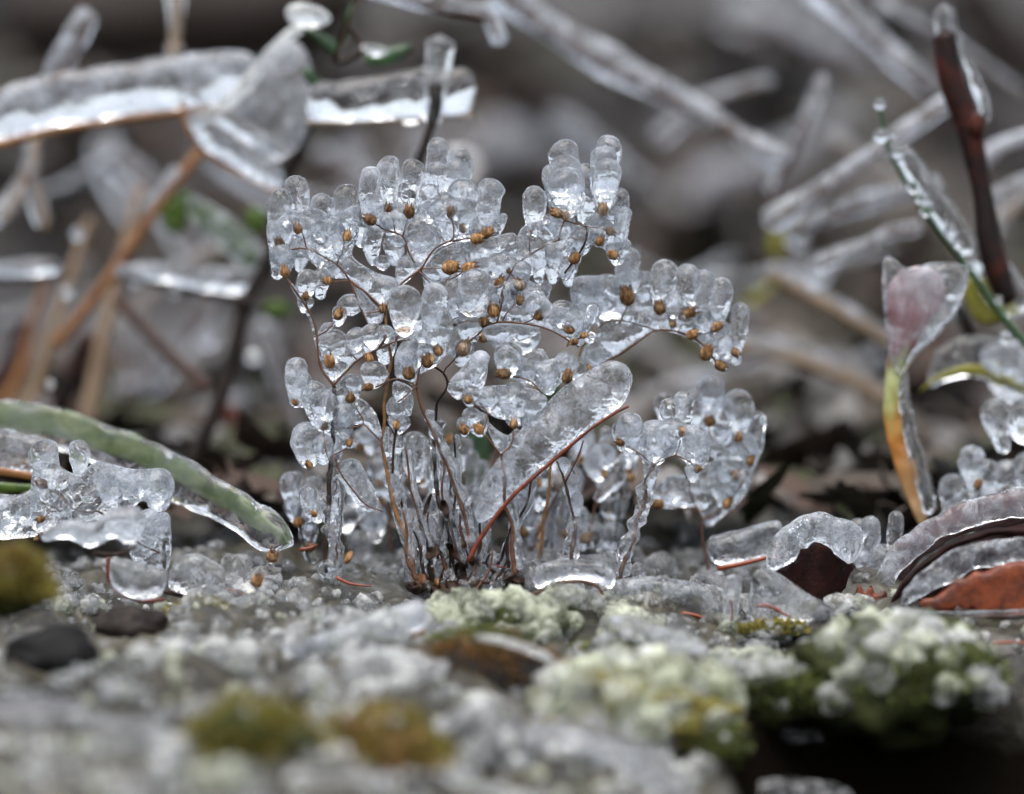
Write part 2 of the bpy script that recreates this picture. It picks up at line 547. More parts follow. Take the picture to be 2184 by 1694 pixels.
ds = t.nodes.new('ShaderNodeVectorMath'); ds.operation = 'DISTANCE'; ds.inputs[1].default_value = (PITC.x + .006, PITC.y, 0)
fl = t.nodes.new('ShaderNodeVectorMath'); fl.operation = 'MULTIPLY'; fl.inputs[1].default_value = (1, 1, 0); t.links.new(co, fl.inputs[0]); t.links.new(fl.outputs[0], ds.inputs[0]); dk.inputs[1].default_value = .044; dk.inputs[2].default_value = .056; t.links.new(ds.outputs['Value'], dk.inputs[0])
md = t.nodes.new('ShaderNodeMix'); md.data_type = 'RGBA'; md.inputs[6].default_value = (.005, .004, .003, 1)  # shade of the overhung hollow put into the ground colour around the pit
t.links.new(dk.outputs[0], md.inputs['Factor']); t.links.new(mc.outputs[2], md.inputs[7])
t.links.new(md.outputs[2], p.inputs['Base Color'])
p.inputs['Roughness'].default_value = .6
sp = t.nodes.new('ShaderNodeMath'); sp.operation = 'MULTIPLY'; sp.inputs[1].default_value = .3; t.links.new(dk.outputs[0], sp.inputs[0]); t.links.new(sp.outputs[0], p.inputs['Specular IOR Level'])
t.links.new(bump(t, ntex(t, co, 260, 5, .7), .6, .002), p.inputs['Normal'])
cw = t.nodes.new('ShaderNodeMapRange'); cw.inputs[1].default_value = .0; cw.inputs[2].default_value = .12; cw.inputs[3].default_value = .6; cw.inputs[4].default_value = 0.0
t.links.new(sx.outputs[1], cw.inputs[0])
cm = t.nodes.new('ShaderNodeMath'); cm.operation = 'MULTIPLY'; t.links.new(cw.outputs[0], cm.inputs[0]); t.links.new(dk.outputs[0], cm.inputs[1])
t.links.new(cm.outputs[0], p.inputs['Coat Weight']); p.inputs['Coat Roughness'].default_value = .1; p.inputs['Coat IOR'].default_value = 1.31
t.links.new(p.outputs[0], out.inputs[0])
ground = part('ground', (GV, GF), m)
ground['kind'] = 'structure'

# leaf litter on the bank behind
LV, LF, LI = [], [], []
rng = random.Random(3)
for i in range(6500):
    y = .06 + 2.85 * rng.random() ** 1.6
    x = (rng.random() - .5) * (.5 + y * .9)
    dens = noise.noise(Vector((x * 2.2, y * 2.2, 3.0)))
    if dens < -.30: continue
    h = gheight(x, y)
    L = rng.uniform(.018, .05) * (1 + .3 * y) * min(1, .45 + y * 2); Wd = L * rng.uniform(.22, .5)
    M3 = Euler((rng.uniform(-.6, .6), rng.uniform(-.6, .6), rng.uniform(0, 6.28))).to_matrix()
    o = len(LV); curl = rng.uniform(-.3, .5)
    for a in range(5):
        u = a / 4; ww = Wd * math.sin(math.pi * (.06 + .88 * u)) ** .8
        for b in (-1, 0, 1):
            LV.append(Vector((x, y, h + .008 + .01 * rng.random() if a == 0 and b == -1 else h + .012)) + M3 @ Vector(((u - .5) * L, b * ww / 2, (b * b) * ww * .25 + curl * L * (u - .5) ** 2)))
    k = rng.choices([0, 1, 2, 3, 4], [.30, (.30 + .2 * dens) * (.35 if y < .25 else 1), .2, .16, .12 if y > .5 else .02])[0]
    for a in range(4):
        for b in range(2):
            q = o + a * 3 + b
            LF.append((q, q + 1, q + 4, q + 3)); LI.append(k)
lt = part('leaf_litter', (LV, LF), None, mats=LITTER, idx=LI)
lt['kind'] = 'stuff'; lt['label'] = 'wet brown and grey fallen leaves matted over the bank behind the twigs'

# ------------------------------------------------------------------ background twigs and leaves
def ice_twig(name, label, cat, stem, d, r, smat, ice=None, icemat=None, th=55, drops=(), group=None, r1=None, icetube=None, extra=()):
    o = thing(name, label, cat, at(stem[0][0], stem[0][1], d), group)
    part('stem', g_line(stem, d, r, r1, M=10, bump=.15, bf=60, seed=len(label)), smat, o)
    if ice:
        for b, tp in ice:
            part('ice_coat', g_plate(b, tp, d, th, rough=.7, seed=len(label) * .37), icemat or ICEB, o)
    if icetube:
        for pts, r_ in icetube:
            part('ice_coat', g_line(pts, d, r_, r_ * .7, M=16, bump=.5, bf=75, seed=len(label) * .7), icemat or ICEB, o)
    for k, (x, y, rr) in enumerate(drops):
        part('ice_drop', g_blob(at(x, y, d - .002), (rr * px(d),) * 3, 2, .12, seed=k), ICEC, o)
    return o

# big icy branch, upper left
ice_twig('icy_branch', 'broad slab of ice standing on a thin brown twig, crossing the upper left', 'branch',
         [(-60, 318), (0, 308), (110, 280), (240, 258), (390, 238), (470, 236)], .085, 9, ORANGE,
         [([(-60, 312), (0, 302), (110, 276), (240, 254), (390, 234), (480, 222), (560, 190)], [(-60, 205), (0, 188), (110, 160), (240, 138), (390, 118), (490, 108), (570, 120)])], th=52)
ice_twig('icy_twig', 'short white icy twig rising from behind the broad ice slab, its tip blunt', 'twig',
         [(100, 190), (150, 120), (192, 40)], .10, 10, BARKB, [([(130, 190), (175, 110), (215, 40)], [(80, 170), (120, 90), (175, 5)])], th=45)
ice_twig('icy_stalk', 'upright straw-coloured stalk ending in a pale ice knob above the broad ice slab', 'stalk',
         [(374, -60), (376, 40), (372, 125)], .10, 13, TAN, icetube=[([(374, -60), (376, 30), (374, 80)], 24), ([(372, 95), (371, 120), (372, 145)], 22)])
# curled icy leaf
o = thing('icy_leaf', 'large curled leaf wrapped in white ice, hanging between the ice slab and the black stem', 'leaf', at(520, 220, .085))
part('leaf_blade', g_flat([(500, 235), (545, 150), (600, 95), (645, 120), (662, 190), (655, 260), (620, 315), (575, 300), (540, 265)], .088, 40, 14, 12, seed=1, rough=.3), PALE, o)
part('ice_coat', g_flat([(490, 235), (540, 140), (600, 80), (652, 110), (670, 190), (662, 265), (625, 325), (570, 310), (535, 275)], .086, 45, 46, 12, seed=2, rough=.9), ICEF, o)
part('ice_rim', g_plate([(385, 215), (400, 270), (440, 325), (520, 375), (600, 415)], [(400, 165), (440, 215), (480, 265), (550, 325), (615, 372)], .084, 50, seed=3), ICEB, o)
part('leaf_edge', g_line([(385, 218), (400, 272), (440, 327), (520, 378), (600, 415)], .084, 6), ORANGE, o)
part('midrib', g_line([(410, 265), (480, 225), (540, 160), (605, 85), (640, 60)], .080, 17, 11, bump=.3, bf=80), MILK, o)
part('ice_fold', g_plate([(440, 250), (500, 290), (560, 330), (600, 350)], [(470, 225), (530, 262), (590, 300), (625, 320)], .081, 30, seed=4), ICEB, o)
# ice bar
ice_twig('icy_bar', 'thick clear ice bar with a rounded free end, white along its lower edge', 'icy twig',
         [(655, 262), (760, 262), (900, 252), (1005, 246)], .065, 5, TAN,
         [([(650, 268), (760, 266), (900, 256), (1012, 250)], [(650, 178), (760, 168), (900, 146), (1018, 142)])], th=56, icemat=ICEC)
ice_twig('grey_twig', 'thin grey upright twig with a clear ice tip, passing before the ice bar', 'twig',
         [(928, 180), (928, 230), (912, 290), (892, 350)], .058, 11, BARKD, icetube=[([(938, 88), (934, 150), (928, 205), (922, 260)], 26)], icemat=ICEC)
ice_twig('icy_twig', 'bright white icy twig with a hooked tip at the top edge, above the ice bar', 'twig',
         [(800, -25), (880, 0), (960, 24), (1040, 42), (1066, 82)], .075, 8, BARKB, icetube=[([(790, -30), (880, -8), (960, 12), (1035, 30), (1068, 88)], 24)], icemat=ICEF)
ice_twig('icy_twig', 'long diagonal grey-blue icy twig running down behind the tallest ice fingers', 'twig',
         [(1070, -10), (1200, 85), (1350, 168), (1500, 250), (1650, 335)], .13, 12, BARKB, icetube=[([(1060, -20), (1200, 80), (1350, 162), (1500, 244), (1660, 338)], 37)], icemat=ICEF)
ice_twig('icy_twig', 'blue-white icy twig slanting from the top edge to the dark red twig', 'twig',
         [(1740, -30), (1850, 75), (1985, 195)], .15, 10, BARKB, icetube=[([(1730, -35), (1850, 72), (1988, 190)], 33)], icemat=ICEF)
o = thing('shrub_sprig', 'small dark green sprig of pointed leaves with icy tips above the ice bar', 'sprig', at(760, 110, .07))
part('stem', g_line([(770, -20), (735, 70), (720, 130), (770, 105), (745, 55)], .07, 6), STEMD, o)
for pts in ([(650, 60), (690, 70), (725, 100), (715, 120), (680, 95)], [(775, 125), (820, 105), (880, 95), (850, 130), (800, 142)],
            [(640, 150), (665, 150), (685, 175), (665, 185)], [(740, 20), (760, 10), (745, 80), (730, 95)]):
    part('leaf', g_flat(pts, .07, 10, 6, 9, rough=.1), LEAFDG, o)
part('ice_coat', g_flat([(610, 20), (640, 5), (690, 20), (705, 45), (660, 62), (620, 50)], .068, 20, 30, 9, seed=5), MILK, o)
part('ice_coat', g_flat([(765, 100), (800, 95), (830, 110), (800, 122)], .066, 10, 16, 8, seed=6), MILK, o)
# right hand side
o = thing('red_twig', 'dark red-brown woody twig with an orange scar and ice at its shoulder', 'twig', at(2110, 520, .06))
part('stem', g_line([(2016, 75), (2030, 170), (2062, 260), (2085, 360), (2100, 440), (2112, 525), (2150, 640)], .06, 28, 22, M=12, bump=.4, bf=55), BARKR, o)
part('bud', g_blob(at(2084, 268, .058), (20 * px(.06), 16 * px(.06), 34 * px(.06)), 2, .4, seed=4), BARKR, o)
part('ice_coat', g_plate([(2040, 80), (2060, 150), (2085, 230), (2095, 270)], [(2050, 60), (2075, 130), (2108, 205), (2112, 262)], .058, 30, seed=1), ICEC, o)
part('ice_coat', g_line([(2015, 20), (2018, 55), (2024, 90)], .062, 22, 28, M=12, bump=.2, bf=90), ICEC, o)
o = thing('green_twig', 'thin dark green stem carrying a glassy ice fin and a string of ice drops', 'stem', at(2184, 740, .05))
part('stem', g_line([(1876, 230), (1900, 330), (1945, 410), (2000, 490), (2060, 565), (2120, 650), (2200, 750)], .05, 4.5, 8), LEAFDG, o)
part('ice_fin', g_plate([(1905, 330), (1945, 400), (2000, 482), (2055, 555)], [(1935, 300), (1985, 370), (2040, 445), (2085, 530)], .05, 26, seed=2), ICEC, o)
for x, y, r_ in [(1876, 222, 13), (1878, 290, 17), (1905, 287, 9), (1912, 325, 14), (1922, 345, 9), (1945, 400, 13), (1962, 425, 11), (1975, 450, 13), (2028, 492, 14), (2040, 520, 9), (2065, 570, 10), (2130, 640, 9), (2145, 720, 15)]:
    part('ice_drop', g_blob(at(x, y, .047), (r_ * px(.05),) * 3, 2, .15, seed=x), ICEC, o)
o = thing('pink_leaf', 'folded pink and maroon leaf in ice on a yellow-green stalk turning orange and tan', 'leaf', at(1975, 1140, .03))
PL = [(1895, 562), (1893, 640), (1899, 720), (1890, 790), (1884, 850), (1888, 920), (1902, 975), (1922, 1035), (1948, 1095), (1968, 1147)]
PR = [(2032, 575), (2012, 645), (1962, 720), (1928, 785), (1926, 850), (1932, 920), (1953, 975), (1966, 1035), (1975, 1095), (1981, 1147)]
part('leaf_blade', g_plate(PL, PR, .036, 13, n=60, rough=1.4, cap=.12, seed=2), STALKG, o)
part('ice_coat', g_flat([(1886, 552), (1940, 575), (1990, 560), (2062, 572), (2050, 645), (2005, 710), (1960, 752), (1930, 790), (1908, 790), (1888, 700)], .035, 24, 30, 9, rough=1.1, seed=3), ICEB, o)
part('ice_coat', g_plate([(1915, 800), (1922, 900), (1945, 1000), (1972, 1110)], [(1936, 780), (1950, 900), (1982, 1000), (1998, 1085)], .034, 30, n=44, rough=1.0, seed=9), ICEC, o)
o = thing('arched_leaf', 'narrow yellow-green leaf arching over the glassy ice dome by the right edge', 'leaf', at(2184, 860, .06))
part('leaf_blade', g_plate([(1958, 840), (2000, 815), (2060, 800), (2120, 812), (2190, 850)], [(1962, 832), (2000, 800), (2060, 778), (2120, 785), (2190, 815)], .06, 10, rough=.1), LEAFY, o)
part('ice_coat', g_plate([(1975, 835), (2020, 815), (2080, 805), (2180, 840)], [(1985, 760), (2030, 725), (2090, 715), (2190, 740)], .062, 45, rough=.4, seed=5), ICEC, o)
o = thing('green_leaf', 'bright green leaf patch under clear ice behind the thin green stem', 'leaf', at(2100, 640, .07))
part('leaf_blade', g_flat([(2050, 610), (2075, 590), (2120, 600), (2170, 660), (2130, 690), (2080, 685)], .07, 14, 10, 10, rough=.2), LEAFY, o)
part('ice_coat', g_flat([(2070, 520), (2110, 520), (2160, 570), (2200, 640), (2150, 680), (2090, 620)], .066, 30, 45, 10, seed=8), ICEC, o)
ice_twig('dark_twig', 'dark brown twig leaning between the green leaf and the arched leaf', 'twig',
         [(2045, 655), (2075, 720), (2120, 800), (2184, 880)], .075, 13, BARKD, icetube=[([(2035, 650), (2060, 690), (2100, 760)], 18)], icemat=ICEC)
for lab, stem, d, r_, mat, ic in [
    ('pale icy twig slanting up to the right beneath the dark red twig', [(1640, 480), (1780, 390), (1900, 305), (2020, 225)], .10, 7, BARKB, 30),
    ('thick pale icy twig in the gap between the yellow stub and the green stem', [(1690, 500), (1800, 455), (1900, 425), (2000, 400)], .105, 7, BARKB, 33),
    ('lower pale icy twig with a thin brown underside, left of the pink leaf', [(1740, 570), (1840, 530), (1900, 500), (1960, 490)], .10, 5, BARKB, 26),
    ('blunt icy stub leaning right above the yellow stub', [(1650, 420), (1690, 330), (1735, 230), (1755, 175)], .13, 9, BARKB, 26),
    ('pinkish tan twig running down to the pink leaf stalk', [(1640, 585), (1740, 640), (1830, 690), (1905, 735)], .13, 14, TAN, 22),
    ('long dull tan twig at knee height behind the right ice arch', [(1570, 740), (1680, 760), (1790, 800), (1890, 850)], .16, 16, TAN, 24),
    ('grey icy twig by the right edge beyond the dark red twig', [(2080, 360), (2130, 325), (2200, 300)], .12, 10, BARKB, 30),
    ('second grey icy twig by the right edge, lower and thinner', [(2090, 450), (2140, 420), (2200, 390)], .13, 8, BARKB, 22),
    ('faint grey icy stick far behind the tall ice fingers on the right', [(1560, 40), (1640, 60), (1760, 110), (1860, 160)], .5, 18, BARKB, 46),
    ('faint broad icy stick far behind, above the arch of ice fingers', [(1480, 420), (1600, 380), (1720, 330), (1800, 260)], .55, 16, BARKB, 50),
    ('faint grey stick low behind the arch of ice fingers', [(1640, 960), (1720, 930), (1850, 900), (1900, 880)], .32, 16, BARKB, 34),
    ('dim slanting stick between the pink leaf stalk and the lower ice fingers', [(1600, 1100), (1700, 1020), (1800, 960), (1900, 900)], .36, 14, BARKB, 34),
    ('faint grey slanting stick behind the middle of the tall ice fingers', [(960, 330), (1080, 320), (1200, 350), (1300, 400)], .6, 14, BARKB, 60),
    ]:
    ice_twig('icy_twig', lab, 'twig', stem, d, r_, mat, icetube=[([(p_[0], p_[1] - r_) for p_ in stem], ic * .8)], icemat=ICEF)
o = thing('yellow_stub', 'blurred brown and yellow bud stub standing left of the pale icy twigs', 'bud', at(1660, 560, .2))
part('tip', g_line([(1668, 395), (1660, 440), (1658, 475)], .2, 20, 16, M=10), BARKB, o)
part('base', g_line([(1658, 470), (1656, 510), (1655, 550)], .2, 15, 12, M=10), LEAFY, o)
o = thing('yellow_sprout', 'small blurred yellow sprout below the brown and yellow bud stub', 'sprout', at(1600, 655, .2))
part('shoot', g_line([(1590, 650), (1615, 635), (1645, 610)], .2, 11, 8, M=10), LEAFY, o)
# left hand side
ice_twig('orange_stalk', 'long slanting orange-brown stem with a white icy flank, left of the black stem', 'stem',
         [(432, 318), (390, 372), (330, 450), (250, 570), (175, 670), (120, 735)], .12, 11, ORANGE,
         [([(395, 368), (350, 425), (310, 480)], [(372, 350), (330, 405), (295, 460)])], th=30, r1=14)
o = thing('black_twig', 'blurred black upright stem with a node, left of the ice-fingered plant', 'stem', at(410, 980, .10))
part('stem', g_line([(662, 250), (630, 330), (600, 405), (585, 480), (570, 560), (525, 645), (505, 730), (470, 850), (410, 985)], .10, 13, 17, M=10, bump=.15, bf=50), BARKD, o)
part('node', g_blob(at(522, 648, .10), (24 * px(.1),) * 3, 2, .3), BARKD, o)
ice_twig('icy_twig', 'white icy side twig with a dark underside, meeting the black stem at its node', 'twig',
         [(520, 640), (440, 628), (360, 612), (260, 590)], .105, 8, BARKD,
         [([(535, 632), (440, 622), (350, 604), (250, 600)], [(555, 570), (440, 572), (350, 560), (240, 562)])], th=40)
ice_twig('icy_twig', 'short grey icy twig entering from the left edge at mid height', 'twig',
         [(-30, 598), (60, 596), (140, 590)], .11, 7, BARKD, [([(-30, 594), (60, 592), (130, 588)], [(-30, 558), (60, 552), (125, 550)])], th=32)
ice_twig('brown_twig', 'dark brown twig falling right from the end of the white icy side twig', 'twig',
         [(245, 635), (310, 705), (380, 775), (440, 830)], .13, 14, BARKB)
o = thing('icy_leaf', 'oblong grey-white icy leaf tip slanting down to the black stem', 'leaf', at(540, 560, .12))
part('leaf_blade', g_plate([(365, 440), (430, 490), (500, 545), (530, 580)], [(380, 400), (450, 440), (520, 500), (555, 550)], .12, 10), LEAFG, o)
part('ice_coat', g_plate([(390, 455), (440, 500), (500, 560), (535, 590)], [(400, 410), (455, 440), (530, 495), (570, 550)], .118, 36, seed=3), ICEB, o)
for lab, c, rr, mt in [('dark green blurred leaf right of the black stem node', (592, 662), (34, 22), LEAFG), ('olive blurred leaf between the black stem and the outermost ice finger', (545, 470), (24, 30), LEAFG),
                       ('olive green leaf under the orange-brown stem', (372, 460), (30, 42), LEAFG), ('deep green blurred leaf low behind the plant stems', (1022, 960), (26, 60), LEAFDG),
                       ('dark green blurred leaf behind the lower right ice fingers', (1585, 1060), (36, 36), LEAFDG), ('small dark green leaf behind the right heart-shaped ice', (1170, 830), (26, 26), LEAFDG),
                       ('dark blurred leaf in the gap right of the left ice crown', (920, 600), (20, 22), LEAFDG)]:
    d_ = .13 if c[0] < 700 else .07
    o = thing('green_leaf', lab, 'leaf', at(c[0], c[1], d_))
    part('leaf_blade', g_flat([(c[0] - rr[0], c[1]), (c[0] - rr[0] * .5, c[1] - rr[1] * .9), (c[0] + rr[0] * .5, c[1] - rr[1] * .7), (c[0] + rr[0], c[1]), (c[0] + rr[0] * .3, c[1] + rr[1]), (c[0] - rr[0] * .6, c[1] + rr[1] * .7)], d_, 12, 9, 9), mt, o)
ice_twig('straw_stalk', 'upright tan stalk below the orange-brown stem', 'stalk', [(300, 400), (262, 540), (220, 720), (200, 830), (185, 900)], .15, 9, TAN, r1=19)
ice_twig('straw_stalk', 'leaning straw stalk near the left edge, behind the green blade', 'stalk', [(190, 470), (140, 620), (100, 740), (70, 840), (20, 900)], .16, 8, TAN, r1=16)
ice_twig('straw_stalk', 'thin straw stalk at the far left, leaning the same way as its neighbour', 'stalk', [(110, 560), (70, 690), (40, 800), (0, 870)], .16, 7, ORANGE, r1=12)
ice_twig('brown_twig', 'reddish-brown twig behind the white ice drops at lower left', 'twig', [(190, 720), (160, 790), (125, 870)], .16, 24, BARKR)
ice_twig('brown_twig', 'brown twig slanting away to the right below the black stem', 'twig', [(470, 870), (530, 950), (610, 1040), (650, 1080)], .17, 22, BARKR)
ice_twig('brown_twig', 'dim rust twig at the left edge above the green blade', 'twig', [(-20, 830), (30, 770), (60, 690)], .2, 22, BARKR)
for k, (x, y, r_, d_, lab) in enumerate([(143, 622, 15, .10, 'bright ice drop above the orange-brown stem'), (541, 762, 18, .10, 'bright round ice drop right of the black stem'), (107, 820, 9, .09, 'tiny bright ice drop just above the green blade'),
                                         (165, 498, 15, .12, 'dull ice drop under the left branch slab'), (290, 590, 20, .11, 'white ice knob against the orange-brown stem'), (370, 620, 16, .1, 'ice knob under the white side twig'),
                                         (440, 720, 24, .16, 'soft grey ice drop left of the black stem'), (1745, 580, 26, .2, 'soft white ice knob left of the pinkish tan twig'), (1700, 505, 22, .18, 'soft white ice knob beside the yellow stub')]):
    o = thing('ice_drop', lab, 'ice drop', at(x, y, d_), 'ice drops hanging on the twigs behind')
    part('drop', g_blob(at(x, y, d_), (r_ * px(d_), r_ * px(d_), r_ * px(d_) * 1.1), 2, .15, seed=k), MILK if k in (1, 2, 0) else ICEB, o)
o = thing('icy_sprig', 'forked tan sprig in white ice at the left edge below the broad slab', 'sprig', at(60, 470, .11))
part('stem', g_line([(75, 300), (70, 360), (40, 420), (0, 470)], .11, 10), TAN, o)
part('branch', g_line([(68, 360), (85, 430), (98, 490)], .11, 9), TAN, o)
part('ice_coat', g_line([(70, 290), (60, 370), (20, 430), (-20, 470)], .108, 22, M=12, bump=.3, bf=70), ICEB, o)
part('ice_coat', g_line([(60, 365), (78, 430), (92, 480)], .108, 18, M=12, bump=.3, bf=70), ICEB, o)

for lab, pts, d_, r_ in [('black mass added for shade far behind at upper left, above the broad ice slab', [(60, 60), (350, 50), (560, 30), (740, -20)], .7, 105),
                         ('dark mass added for shade far behind, between the ice bar and the long diagonal twig', [(1080, 150), (1150, 220), (1240, 290)], .6, 55),
                         ('black mass added for shade far behind in the upper right corner', [(2050, -20), (2120, 70), (2230, 170)], .7, 60),
                         ('dim black mass behind the lower part of the black twig', [(560, 900), (680, 870), (760, 900)], .3, 34)]:
    o = thing('dark_mass', lab, 'dark mass', at(pts[0][0], pts[0][1], d_))  # dark bodies added to stand in for shade in the background
    part('dark_body', g_line(pts, d_, r_, r_ * .8, n=24, M=16, bump=.4, bf=25, seed=r_), BARKD, o)
# a tangle of small iced twigs further back; each with its own look and neighbours
tr = random.Random(64)
TANG = [((1330, 560), (1620, 700), 'dim iced twig rising behind the first gap of the arch'), ((1250, 700), (1560, 560), 'dim iced twig crossing behind the arch of ice fingers'), ((1640, 860), (1890, 760), 'dim iced twig just above the long dull tan twig'),
        ((1640, 1060), (1880, 980), 'dim iced twig low between the right ice hand and the strap leaf'), ((1660, 980), (1850, 1090), 'dim iced twig falling right beside the strap leaf'), ((1380, 850), (1640, 780), 'dim iced twig under the arch of ice fingers'),
        ((1400, 300), (1640, 180), 'dim iced twig behind the tall right crown, above the diagonal twig'), ((1180, 250), (1400, 420), 'dim iced twig behind the tallest ice fingers'), ((1780, 300), (1960, 420), 'dim iced twig crossing the pale twigs under the red twig'),
        ((1880, 20), (2180, 200), 'dim iced twig at the upper right corner'), ((2080, 560), (2200, 420), 'dim iced twig behind the foot of the red twig'), ((560, 700), (660, 980), 'dim iced twig between the black twig and the outermost stalk'),
        ((300, 960), (520, 860), 'dim iced twig over the green blade'), ((250, 700), (480, 520), 'dim iced twig behind the orange-brown stem'), ((0, 700), (180, 560), 'dim iced twig at the left edge under the short grey twig'),
        ((420, 330), (640, 470), 'dim iced twig behind the curled icy leaf'), ((40, 420), (260, 330), 'dim iced twig beneath the broad slab'), ((680, 330), (900, 400), 'dim iced twig behind the left crown'),
        ((1500, 620), (1900, 540), 'dim iced twig behind the yellow sprout'), ((880, 1000), (1180, 1080), 'dim iced twig low behind the knot of stems'), ((1200, 1100), (1480, 980), 'dim iced twig low behind the lumpy glassy stem'), ((640, 1100), (900, 1020), 'dim iced twig low behind the left stalks')]
for k, (a_, b_, lab) in enumerate(TANG):
    d_ = tr.uniform(.16, .36) if k < 19 else tr.uniform(.08, .13)
    m_ = ((a_[0] + b_[0]) / 2 + tr.uniform(-25, 25), (a_[1] + b_[1]) / 2 + tr.uniform(-35, 35))
    st_ = [a_, m_, b_]
    ice_twig('icy_twig', lab, 'twig', st_, d_, tr.uniform(5, 9), tr.choice([BARKB, TAN, BARKD]), icetube=[([(q[0], q[1] - 8) for q in st_], tr.uniform(13, 24))], icemat=tr.choice([ICEF, ICEB, ICEF]), group='dim iced twigs in the tangle behind')
# soft grey icy undergrowth filling the middle distance on the left
for k, (lab, stem, r_) in enumerate([
    ('grey icy stick crossing low behind the orange-brown stem', [(230, 860), (330, 800), (420, 700), (470, 620)], 34),
    ('grey icy stick rising steeply behind the brown twig', [(330, 900), (300, 780), (260, 690)], 30),
    ('dull icy stick lying behind the left ice crown', [(480, 330), (600, 420), (700, 440)], 30),
    ('dull icy stick leaning behind the green-stained leaf tip', [(230, 330), (330, 420), (420, 560)], 34),
    ('upright grey icy stick between the ice slab and the orange-brown stem', [(215, 300), (240, 380), (290, 470)], 30),
    ('pale icy loop of stem behind the left ice crown', [(740, 300), (770, 340), (760, 390), (700, 420)], 22),
    ('grey icy stick behind the ice bar, pointing at the crown', [(850, 420), (880, 340), (910, 270)], 22)]):
    d_ = .24 + .03 * (k % 3)
    ice_twig('icy_stick', lab, 'stick', stem, d_, r_ * .35, BARKB, icetube=[(stem, r_)])

# ------------------------------------------------------------------ long green blade etc. at left
o = thing('grass_leaf', 'long sage green leaf blade arching down from the left edge, sheathed in ice', 'leaf', at(600, 1140, .03))
dl = lambda x: .045 - .035 * max(0, min(1, x / 600))
part('blade', g_plate([(-40, 902, .015), (130, 932, .01), (330, 1003, 0), (480, 1078, -.01), (560, 1128, -.017), (618, 1162, -.02)], [(-40, 848, .015), (130, 874, .01), (330, 948, 0), (470, 1030, -.01), (560, 1105, -.017), (620, 1152, -.02)], .03, 12, n=60, rough=.6, cap=.04), LEAFS, o)
part('midrib', g_line([(340, 1040, 0), (400, 1078, -.005), (450, 1100, -.01), (500, 1125, -.012)], .03, 6, 4), LEAFY, o)
part('ice_coat', g_plate([(-40, 925, .013), (130, 960, .01), (330, 1052, 0), (470, 1115, -.012), (560, 1180, -.02), (605, 1180, -.022)], [(-40, 845, .013), (130, 870, .01), (330, 944, 0), (470, 1018, -.012), (600, 1102, -.02), (640, 1150, -.022)], .028, 40, n=64, rough=1.0, seed=4), ICEC, o)
o = thing('icy_leaf', 'short icy leaf with a rusty rib entering at the left edge below the green blade', 'leaf', at(0, 1000, .03))
part('leaf_blade', g_plate([(-40, 1010), (40, 1020), (100, 1030)], [(-40, 990), (40, 1003), (100, 1014)], .022, 10), ORANGE, o)
part('ice_coat', g_plate([(-40, 1005), (40, 1012), (110, 1025)], [(-40, 905), (40, 925), (115, 945)], .024, 36, seed=6), ICE, o)
part('leaf_edge', g_plate([(-40, 1045), (20, 1050), (90, 1048)], [(-40, 1025), (20, 1030), (90, 1035)], .022, 10), LEAFG, o)

# ------------------------------------------------------------------ seed stalks
def capsule_mesh(k):
    rng = random.Random(50 + k)
    n = 12
    prof = [(0, .12), (.08, .34), (.25, .50), (.5, .56), (.72, .50), (.86, .42)]
    V, F = [], []
    for z, r_ in prof:
        for j in range(n):
            a = 2 * math.pi * j / n
            rr = r_ * .86 * (1.12 if j % 2 else .88)
            V.append(Vector((rr * math.cos(a), rr * math.sin(a), z)))
    o = len(V)
    for j in range(n):
        a = 2 * math.pi * j / n
        tooth = rng.uniform(1.0, 1.45) if j % 2 else rng.uniform(.82, .95)
        rr = (.40 if tooth > 1.2 else .36) if j % 2 else .31
        V.append(Vector((rr * math.cos(a), rr * math.sin(a), tooth)))
    for j in range(n):          # inner throat
        a = 2 * math.pi * j / n
        V.append(Vector((.25 * math.cos(a), .25 * math.sin(a), .7)))
    V.append(Vector((0, 0, .5))); c0 = len(V) - 1
    V.append(Vector((0, 0, -.03))); c1 = len(V) - 1
    I = []
    for i in range(len(prof) + 1):
        for j in range(n):
            k2 = (j + 1) % n
            F.append((i * n + j, i * n + k2, (i + 1) * n + k2, (i + 1) * n + j)); I.append(1 if i == len(prof) else 0)
    b = (len(prof) + 1) * n
    for j in range(n):
        F.append((b + j, b + (j + 1) % n, c0)); I.append(1)
        F.append((c1, (j + 1) % n, j)); I.append(0)
    return mesh_from('seed_capsule', V, F, mats=[CAPS, CAPD], idx=I, fix=False)
CAPM = [capsule_mesh(k) for k in range(4)]

